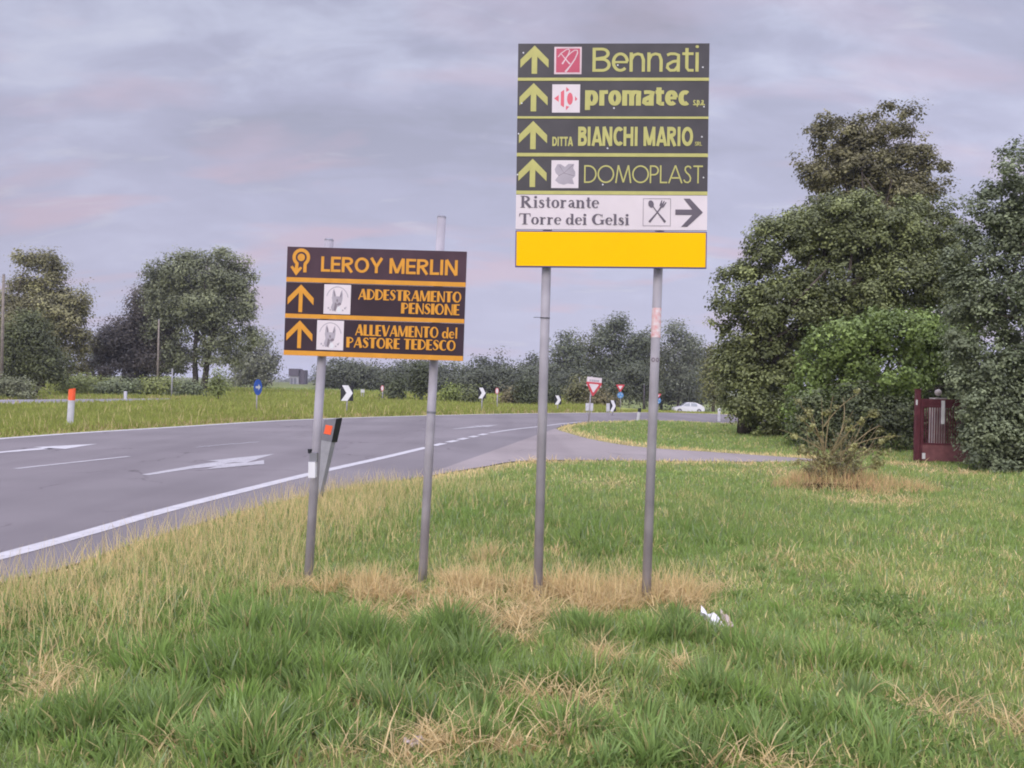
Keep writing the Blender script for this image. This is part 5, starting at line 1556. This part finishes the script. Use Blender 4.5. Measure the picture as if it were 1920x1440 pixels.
def disc_pts(r, n=24): return [(r * math.cos(2 * math.pi * i / n), r * math.sin(2 * math.pi * i / n)) for i in range(n)]
def mount(o, pts, x, z, y0, y1, name, m, par=None):
    mb = MB(); mb.prism([(x + a, z + b) for a, b in pts][::1], y0, y1)
    return mb.build(name, m, par or o)
def tri_down(r): return [(-r, r * .58), (r, r * .58), (0, -r * 1.16)]
def inv_round(r):
    """triangle on its point with rounded corners"""
    out = []
    for cx, cy, a0 in ((-r * .86, r * .5, 90), (0, -r * .99, 210), (r * .86, r * .5, 330)):
        for i in range(5):
            a = math.radians(a0 + i * 30)
            out.append((cx + r * .12 * math.cos(a), cy + r * .12 * math.sin(a)))
    return out
def yield_big():
    b = gp(1103, 792)
    Y = b.y
    s = Y / F
    o = thing('yield_sign', 'large red and white yield sign with a white plate above, on a leaning thin pole', 'road sign', (b.x, b.y, 0))
    T = at(1116, 706, Y) - Vector((b.x, b.y, 0))
    lean = math.radians(3.4)
    mb = MB(); mb.tube([(0, 0, -.2), (math.tan(lean) * T.z, 0, T.z)], .028, 10); mb.build('pole', M_POST, o, smooth=True)
    R = Matrix.Rotation(lean + math.radians(1.0), 4, 'Y')
    c = at(1113, 726, Y) - Vector((b.x, b.y, 0))
    c0 = Matrix.Translation(c)
    def flat(pts, y0, y1, name, m, par):
        mb = MB(); mb.prism(pts, y0, y1)
        return mb.build(name, m, par, M=(c0 @ R) if par is o else None)
    r = 15.0 * s
    pl = flat([(-13.8 * s, 1.0 * s), (13.8 * s, 1.0 * s), (13.8 * s, 18.5 * s), (-13.8 * s, 18.5 * s)], -.045, -.036, 'plate', M_PWHITE, o)
    lin = MB()
    for i, (x0, x1) in enumerate(((-9, -6), (-5, -2.4), (-1.6, 1.2), (2, 4.6), (5.4, 8.6))):
        lin.prism([(x0 * s, 10.2 * s), (x1 * s, 10.2 * s), (x1 * s, 14 * s), (x0 * s, 14 * s)], -.0475, -.0455)
    lin.build('faint_lettering', M_LGREY, pl)
    tr = flat(inv_round(r), -.060, -.050, 'red_triangle', M_RED, o)
    flat([(x * .60, z * .60 + r * .02) for x, z in inv_round(r)], -.064, -.0605, 'white_face', M_PWHITE, tr)
yield_big()
def yield_small(px, pyt, rpx, pyb, pdisc, label, disc=True):
    b = gp(px, pyb)
    Y, s = b.y, b.y / F
    o = thing('yield_sign', label, 'road sign', (b.x, b.y, 0), 'small yield signs with blue disc')
    c = at(px, pyt, Y) - Vector((b.x, b.y, 0))
    pole(o, 0, .03, -.2, c.z + .1)
    r = rpx * s
    t = mount(o, inv_round(r), c.x, c.z, -.05, -.04, 'red_triangle', M_RED)
    mount(o, [(x * .5, z * .5) for x, z in inv_round(r)], c.x, c.z, -.054, -.0505, 'white_face', M_PWHITE, t)
    d = at(px, pdisc, Y) - Vector((b.x, b.y, 0))
    dd = mount(o, disc_pts(5.8 * s), d.x, d.z, -.05, -.04, 'blue_disc', mat('faded_blue', (.10, .24, .46), .5, .3))
    rr_ = 5.8 * s
    for k in range(3):
        a = k * 2.094 + .4
        A = [(rr_ * .6 * math.cos(a + t_ * .7), rr_ * .6 * math.sin(a + t_ * .7)) for t_ in (0, .5, 1)]
        mount(o, [(A[0][0] * .85, A[0][1] * .85), (A[0][0] * 1.15, A[0][1] * 1.15), (A[2][0] * 1.15, A[2][1] * 1.15), (A[2][0] * .85, A[2][1] * .85)], d.x, d.z, -.054, -.0505, 'arrow', M_PWHITE, dd)
    return o
yield_small(1163, 726, 8.0, 767, 741, 'small yield sign above a pale blue disc, right of the large yield sign')
yield_small(1233.5, 742, 6.0, 772, 751, 'small yield sign half hidden behind the right tall-sign post')
def blue_sign():
    Y = 36.0
    c = at(482, 726, Y)
    s = Y / F
    o = thing('mandatory_sign', 'blue oval looking round sign with a white arrow on a thin pole on the island', 'road sign', (c.x, Y, 0), rz=math.radians(78))
    pole(o, 0, .03, -.2, c.z + .1)
    r = 15 * s
    d = mount(o, disc_pts(r, 28), 0, c.z, -.05, -.04, 'blue_disc', M_BLUE)
    A = [(-.55, .14), (.05, .14), (.05, .42), (.62, 0), (.05, -.42), (.05, -.14), (-.55, -.14)]
    mount(o, [(x * r, z * r) for x, z in A], 0, c.z, -.054, -.0505, 'arrow', M_WHITE, d)
blue_sign()
def small_round(px, py, wpx, hpx, pyb, col, label, name='round_sign'):
    b = gp(px, pyb)
    Y, s = b.y, b.y / F
    o = thing(name, label, 'road sign', (b.x, b.y, 0))
    c = at(px, py, Y) - Vector((b.x, b.y, 0))
    pole(o, 0, .03, -.2, c.z)
    m = mount(o, [(wpx * s * .5 * math.cos(a), hpx * s * .5 * math.sin(a)) for a in [i * math.pi / 10 for i in range(20)]], c.x, c.z, -.05, -.04, 'rim', col)
    mount(o, [(wpx * s * .36 * math.cos(a), hpx * s * .40 * math.sin(a)) for a in [i * math.pi / 10 for i in range(20)]], c.x, c.z, -.054, -.0505, 'white_face', M_PWHITE, m)
small_round(932, 733, 7, 12, 766, M_RED, 'tiny red rimmed round sign above the shrubs between the two direction signs')
small_round(717, 728, 6, 11, 752, M_RED, 'tiny faded sign on a pole right of the big chevron sign')
blockboard(680, 733, 7, 6, 748, 'tiny white box on the meadow between the two left chevrons').name = 'utility_box'
def plain_pole(px, pyt, Y, r, label, m, lean=0.0, lamp=False):
    t = at(px, pyt, Y)
    z = float(height(np.array([t.x]), np.array([Y]))[0])
    o = thing('utility_pole', label, 'pole', (t.x - lean * t.z, Y, z))
    mb = MB(); mb.tube([(0, 0, -.3), (lean * t.z, 0, t.z - z)], [r * 1.15, r * .8], 10); mb.build('shaft', m, o, smooth=True)
    mb = MB(); mb.tube([(lean * t.z, 0, t.z - z + .0005), (lean * t.z, 0, t.z - z + .06)], [r * .9, r * .5], 10); mb.build('cap', M_POSTEND, o)
plain_pole(7, 515, 48, .085, 'tall weathered wooden pole at the left edge of the photo', M_WOOD)
plain_pole(298, 600, 62, .075, 'thin wooden pole in front of the purple tree', M_WOOD)
plain_pole(323, 692, 56, .05, 'short thin grey pole under the tall poplar', M_CONC)
plain_pole(1087, 708, 66, .06, 'thin grey pole left of the large yield sign', M_CONC)
plain_pole(1208, 722, 60, .04, 'thin dark pole just left of the right post of the tall sign', M_DKBUILD)

# ------------------------------------------------------------------ white car, low behind the bank
def white_car():
    Y = 108.0
    s = Y / F
    c = at(1290, 770, Y)
    z0 = float(height(np.array([c.x]), np.array([Y]))[0])
    o = thing('car', 'white car standing low behind the dry bank right of the tall sign', 'car', (c.x, Y, z0))
    L, Wd = 4.1, 1.72
    side = [(-2.05, .35), (-2.03, .62), (-1.95, .74), (-1.1, .92), (-.35, 1.40), (.1, 1.47), (.9, 1.44), (1.55, 1.18), (1.9, .98), (2.03, .8), (2.05, .38), (1.7, .24), (-1.8, .24)]
    vs = []
    for j, (k, inset) in enumerate(((-1, .0), (-.97, .0), (.97, .0), (1, .0))):
        for x, z in side:
            t = max(0, (z - .92) / .55)
            vs.append((x * (1 - .02 * t), k * Wd / 2 * (1 - .16 * t), z))
    n = len(side)
    fs = [tuple(range(n - 1, -1, -1)), tuple(range(3 * n, 4 * n))]
    for j in range(3):
        for i in range(n):
            i2 = (i + 1) % n
            fs.append((j * n + i, j * n + i2, (j + 1) * n + i2, (j + 1) * n + i))
    body = MB().add(vs, fs).build('body', M_CAR, o)
    def yw(z, k): return k * (Wd / 2 * (1 - .16 * max(0, (z - .92) / .55)) + .006)
    for k in (-1, 1):
        for nm, pts in (('side_window', [(-.95, .96), (-.33, 1.34), (.08, 1.39), (.08, .96)]), ('side_window', [(.2, .96), (.2, 1.39), (.85, 1.37), (1.05, 1.22), (1.05, .96)])):
            vs = [(x, yw(z, k), z) for x, z in pts]
            MB().add(vs + [(x, y - k * .004, z) for x, y, z in vs], [tuple(range(len(pts)))]).build(nm, M_GLASS, body)
        for x in (-1.3, 1.3):
            w = MB(); w.tube([(x, k * (Wd / 2 - .18), .31), (x, k * (Wd / 2 + .012), .31)], .31, 18)
            t = w.build('wheel', M_RUBBER, o)
            w = MB(); w.tube([(x, k * (Wd / 2 + .0125), .31), (x, k * (Wd / 2 + .02), .31)], .19, 14); w.build('rim', M_POST, t)
    MB().add([(-1.085, -.66, .945), (-1.085, .66, .945), (-.37, .58, 1.395), (-.37, -.58, 1.395)], [(0, 1, 2, 3)]).build('windscreen', M_GLASS, body).location = (-.012, 0, .012)
    for k in (-1, 1):
        MB().box((-2.06, k * .62 - .14, .6), (-1.99, k * .62 + .14, .72)).build('headlight', M_GLASS, body)
white_car()

# ------------------------------------------------------------------ gate
def gate():
    Y = 18.0
    b = gp(1716, 864)
    Y = b.y
    s = Y / F
    o = thing('gate', 'maroon metal gate of upright bars with a solid bottom plate, half covered by the hedge', 'gate', (b.x, b.y, 0))
    H = at(1716, 731, Y).z
    mb = MB(); mb.box((-.005, 0, -.2), (.095, .085, H)); p = mb.build('gate_post', M_GATE, o)
    mb = MB(); mb.box((-.012, -.008, H + .0005), (.102, .093, H + .02)); mb.build('post_cap', M_GATE, p)
    mb = MB(); mb.box((-.012, -.008, H - .33), (.022, -.0005, H - .22)); mb.build('plate', M_WHITE, p)
    z1 = at(1740, 748, Y).z
    x0, x1 = .115, 1.25
    y = .02
    lf = MB()
    lf.box((x0, y, -.02), (x0 + .05, y + .05, z1)); lf.box((x1, y, -.02), (x1 + .05, y + .05, z1))
    lf.box((x0 + .051, y, z1 - .06), (x1 - .001, y + .05, z1)); lf.box((x0 + .051, y + .002, z1 - .19), (x1 - .001, y + .048, z1 - .15)); lf.box((x0 + .051, y + .002, .36), (x1 - .001, y + .048, .40))
    fr = lf.build('leaf_frame', M_GATE, o)
    n = 19
    for i in range(n):
        x = x0 + .075 + i * (x1 - x0 - .1) / n
        bb = MB(); bb.tube([(x, y + .025, .401), (x, y + .025, z1 - .191)], .0125, 6); bb.build('bar', M_GATE, fr)
    mb = MB(); mb.box((x0 + .051, y + .012, z1 - .149), (x1 - .001, y + .03, z1 - .061)); mb.build('top_plate', M_GATE, fr)
    mb = MB(); mb.box((x0 + .051, y + .008, .0), (x1 - .001, y + .03, .359)); mb.build('bottom_plate', M_GATEL, fr)
    c = at(1768, 774, Y) - Vector((b.x, b.y, 0))
    mb = MB(); mb.box((c.x - .035, y - .03, c.z - .25), (c.x + .035, y - .012, c.z + .27)); mb.build('white_strip', M_WHITE, fr)
    c = at(1732.5, 855, Y) - Vector((b.x, b.y, 0))
    mb = MB(); mb.box((c.x - .035, y - .02, c.z - .065), (c.x + .03, y - .001, c.z + .065)); mb.build('tag_plate', M_WHITE, fr)
    # pillar behind with a pale ball
    c = at(1759, 736, Y + .5)
    o2 = thing('gate_pillar', 'stone pillar with a pale ball finial behind the maroon gate', 'pillar', (c.x, Y + .5, 0))
    mb = MB(); mb.box((-.13, -.13, -.1), (.13, .13, c.z - .12)); mb.build('shaft', M_STONE, o2)
    mb = MB()
    R = .075
    rows = 8
    vs, fs = [], []
    for i in range(rows + 1):
        th = math.pi * i / rows
        for k in range(12): vs.append((R * math.sin(th) * math.cos(k * math.pi / 6), R * math.sin(th) * math.sin(k * math.pi / 6), c.z + R * math.cos(th)))
    for i in range(rows):
        for k in range(12):
            k2 = (k + 1) % 12
            fs.append((i * 12 + k, (i + 1) * 12 + k, (i + 1) * 12 + k2, i * 12 + k2))
    mb.add(vs, fs); mb.build('ball_finial', M_STONE, o2, smooth=True)
gate()

# ------------------------------------------------------------------ litter in the grass
def litter(px, py, w, label, seed, m=None, tilt=0.5):
    r = random.Random(seed)
    b = gp(px, py)
    o = thing('litter', label, 'litter', (b.x, b.y, float(height(np.array([b.x]), np.array([b.y]))[0]) + .03))
    n = 9
    vs, fs = [], []
    for i in range(n):
        for j in range(6):
            u, v = i / (n - 1) - .5, j / 5 - .5
            taper = 1 - .55 * abs(u + .1)
            z = .03 * math.sin(u * 9 + v * 4) + .025 * math.sin(v * 11 + seed) + r.uniform(-.010, .010)
            vs.append((u * w + .15 * w * v, v * w * .55 * taper + r.uniform(-.008, .008), z * w * 4 + (-u * tilt * w)))
    for i in range(n - 1):
        for j in range(5): fs.append((i * 6 + j, (i + 1) * 6 + j, (i + 1) * 6 + j + 1, i * 6 + j + 1))
    a = MB().add(vs, fs).build('sheet', m or M_PAPER, o)
    vs2 = [(p[0] * .5 + w * .34, p[1] * .6, p[2] * .7 + .02) for p in vs]
    MB().add(vs2, fs).build('fold', M_PAPER2, o)
litter(1345, 1166, .21, 'crumpled white plastic scrap in the grass right of the tall sign', 2, tilt=.75)
litter(775, 1402, .07, 'small pale crumpled paper scrap in the grass at the bottom of the photo', 5, M_PAPER2, .2)

# ------------------------------------------------------------------ far buildings and frames on the horizon
def far_building():
    Y = 240.0
    s = Y / F
    def P(x, y): return at(x, y, Y)
    c = P(560, 735)
    o = thing('building', 'distant building with dark boxy top and pale walls, left of the brown sign post', 'building', (c.x, Y, 0))
    def bx(x0, x1, ya, yb, y0, y1, name, m, par=None):
        a, b = P(x0, yb), P(x1, ya)
        mb = MB(); mb.box((a.x - c.x, y0, max(a.z, -.3)), (b.x - c.x, y1, b.z)); return mb.build(name, m, par or o)
    w = bx(543, 560, 705, 732, 0, 4, 'wall', M_CONC)
    bx(541.5, 560.5, 691.5, 704.9, -.3, 4.4, 'dark_top', M_DKBUILD)
    bx(560.6, 571, 694, 729, .3, 4, 'stair_tower', M_DKBUILD)
    for i, x in enumerate((545, 551.5)):
        bx(x, x + 4, 709, 720, -.12, -.005, 'window', mat('dull_window_%d' % i, (.12, .12, .14), .3, .5), w)
    # pale frame
    c2 = at(504, 722, 180.0)
    o2 = thing('frame_structure', 'small pale open frame on the meadow left of the distant building', 'frame', (c2.x, 180.0, 0))
    s2 = 180 / F
    for x in (-5, 5):
        mb = MB(); mb.box((x * s2 - .1, -.1, -.1), (x * s2 + .1, .1, c2.z + .5)); mb.build('leg', M_WOOD, o2)
    mb = MB(); mb.box((-6.5 * s2, -.15, c2.z + .501), (6.5 * s2, .15, c2.z + 1.15)); mb.build('beam', M_STONE, o2)
    c3 = at(550, 730, 150.0)
    o3 = thing('low_wall', 'low pale wall on the meadow below the distant building', 'wall', (c3.x, 150.0, 0))
    s3 = 150 / F
    mb = MB(); mb.box((-27 * s3, -.15, -.1), (26 * s3, .15, c3.z + .28)); w = mb.build('wall', M_GREYWHITE, o3)
    mb = MB(); mb.box((-27.5 * s3, -.2, c3.z + .2805), (26.5 * s3, .2, c3.z + .40)); mb.build('coping', M_CONC, o3)
far_building()

# ------------------------------------------------------------------ morning haze
def haze():
    m = bpy.data.materials.new('haze')
    m.use_nodes = True
    nt = m.node_tree
    nt.nodes.remove(nt.nodes['Principled BSDF'])
    v = nt.nodes.new('ShaderNodeVolumePrincipled')
    v.inputs['Color'].default_value = (0.86, 0.87, 0.95, 1)
    v.inputs['Density'].default_value = 0.00042
    v.inputs['Anisotropy'].default_value = 0.2
    nt.links.new(v.outputs[0], nt.nodes['Material Output'].inputs['Volume'])
    o = MB().box((-1650, -480, -4.0), (1650, 2000, 20)).build('haze', m)
    tag(o, 'thin pale morning haze over the fields', 'haze', kind='stuff')
haze()
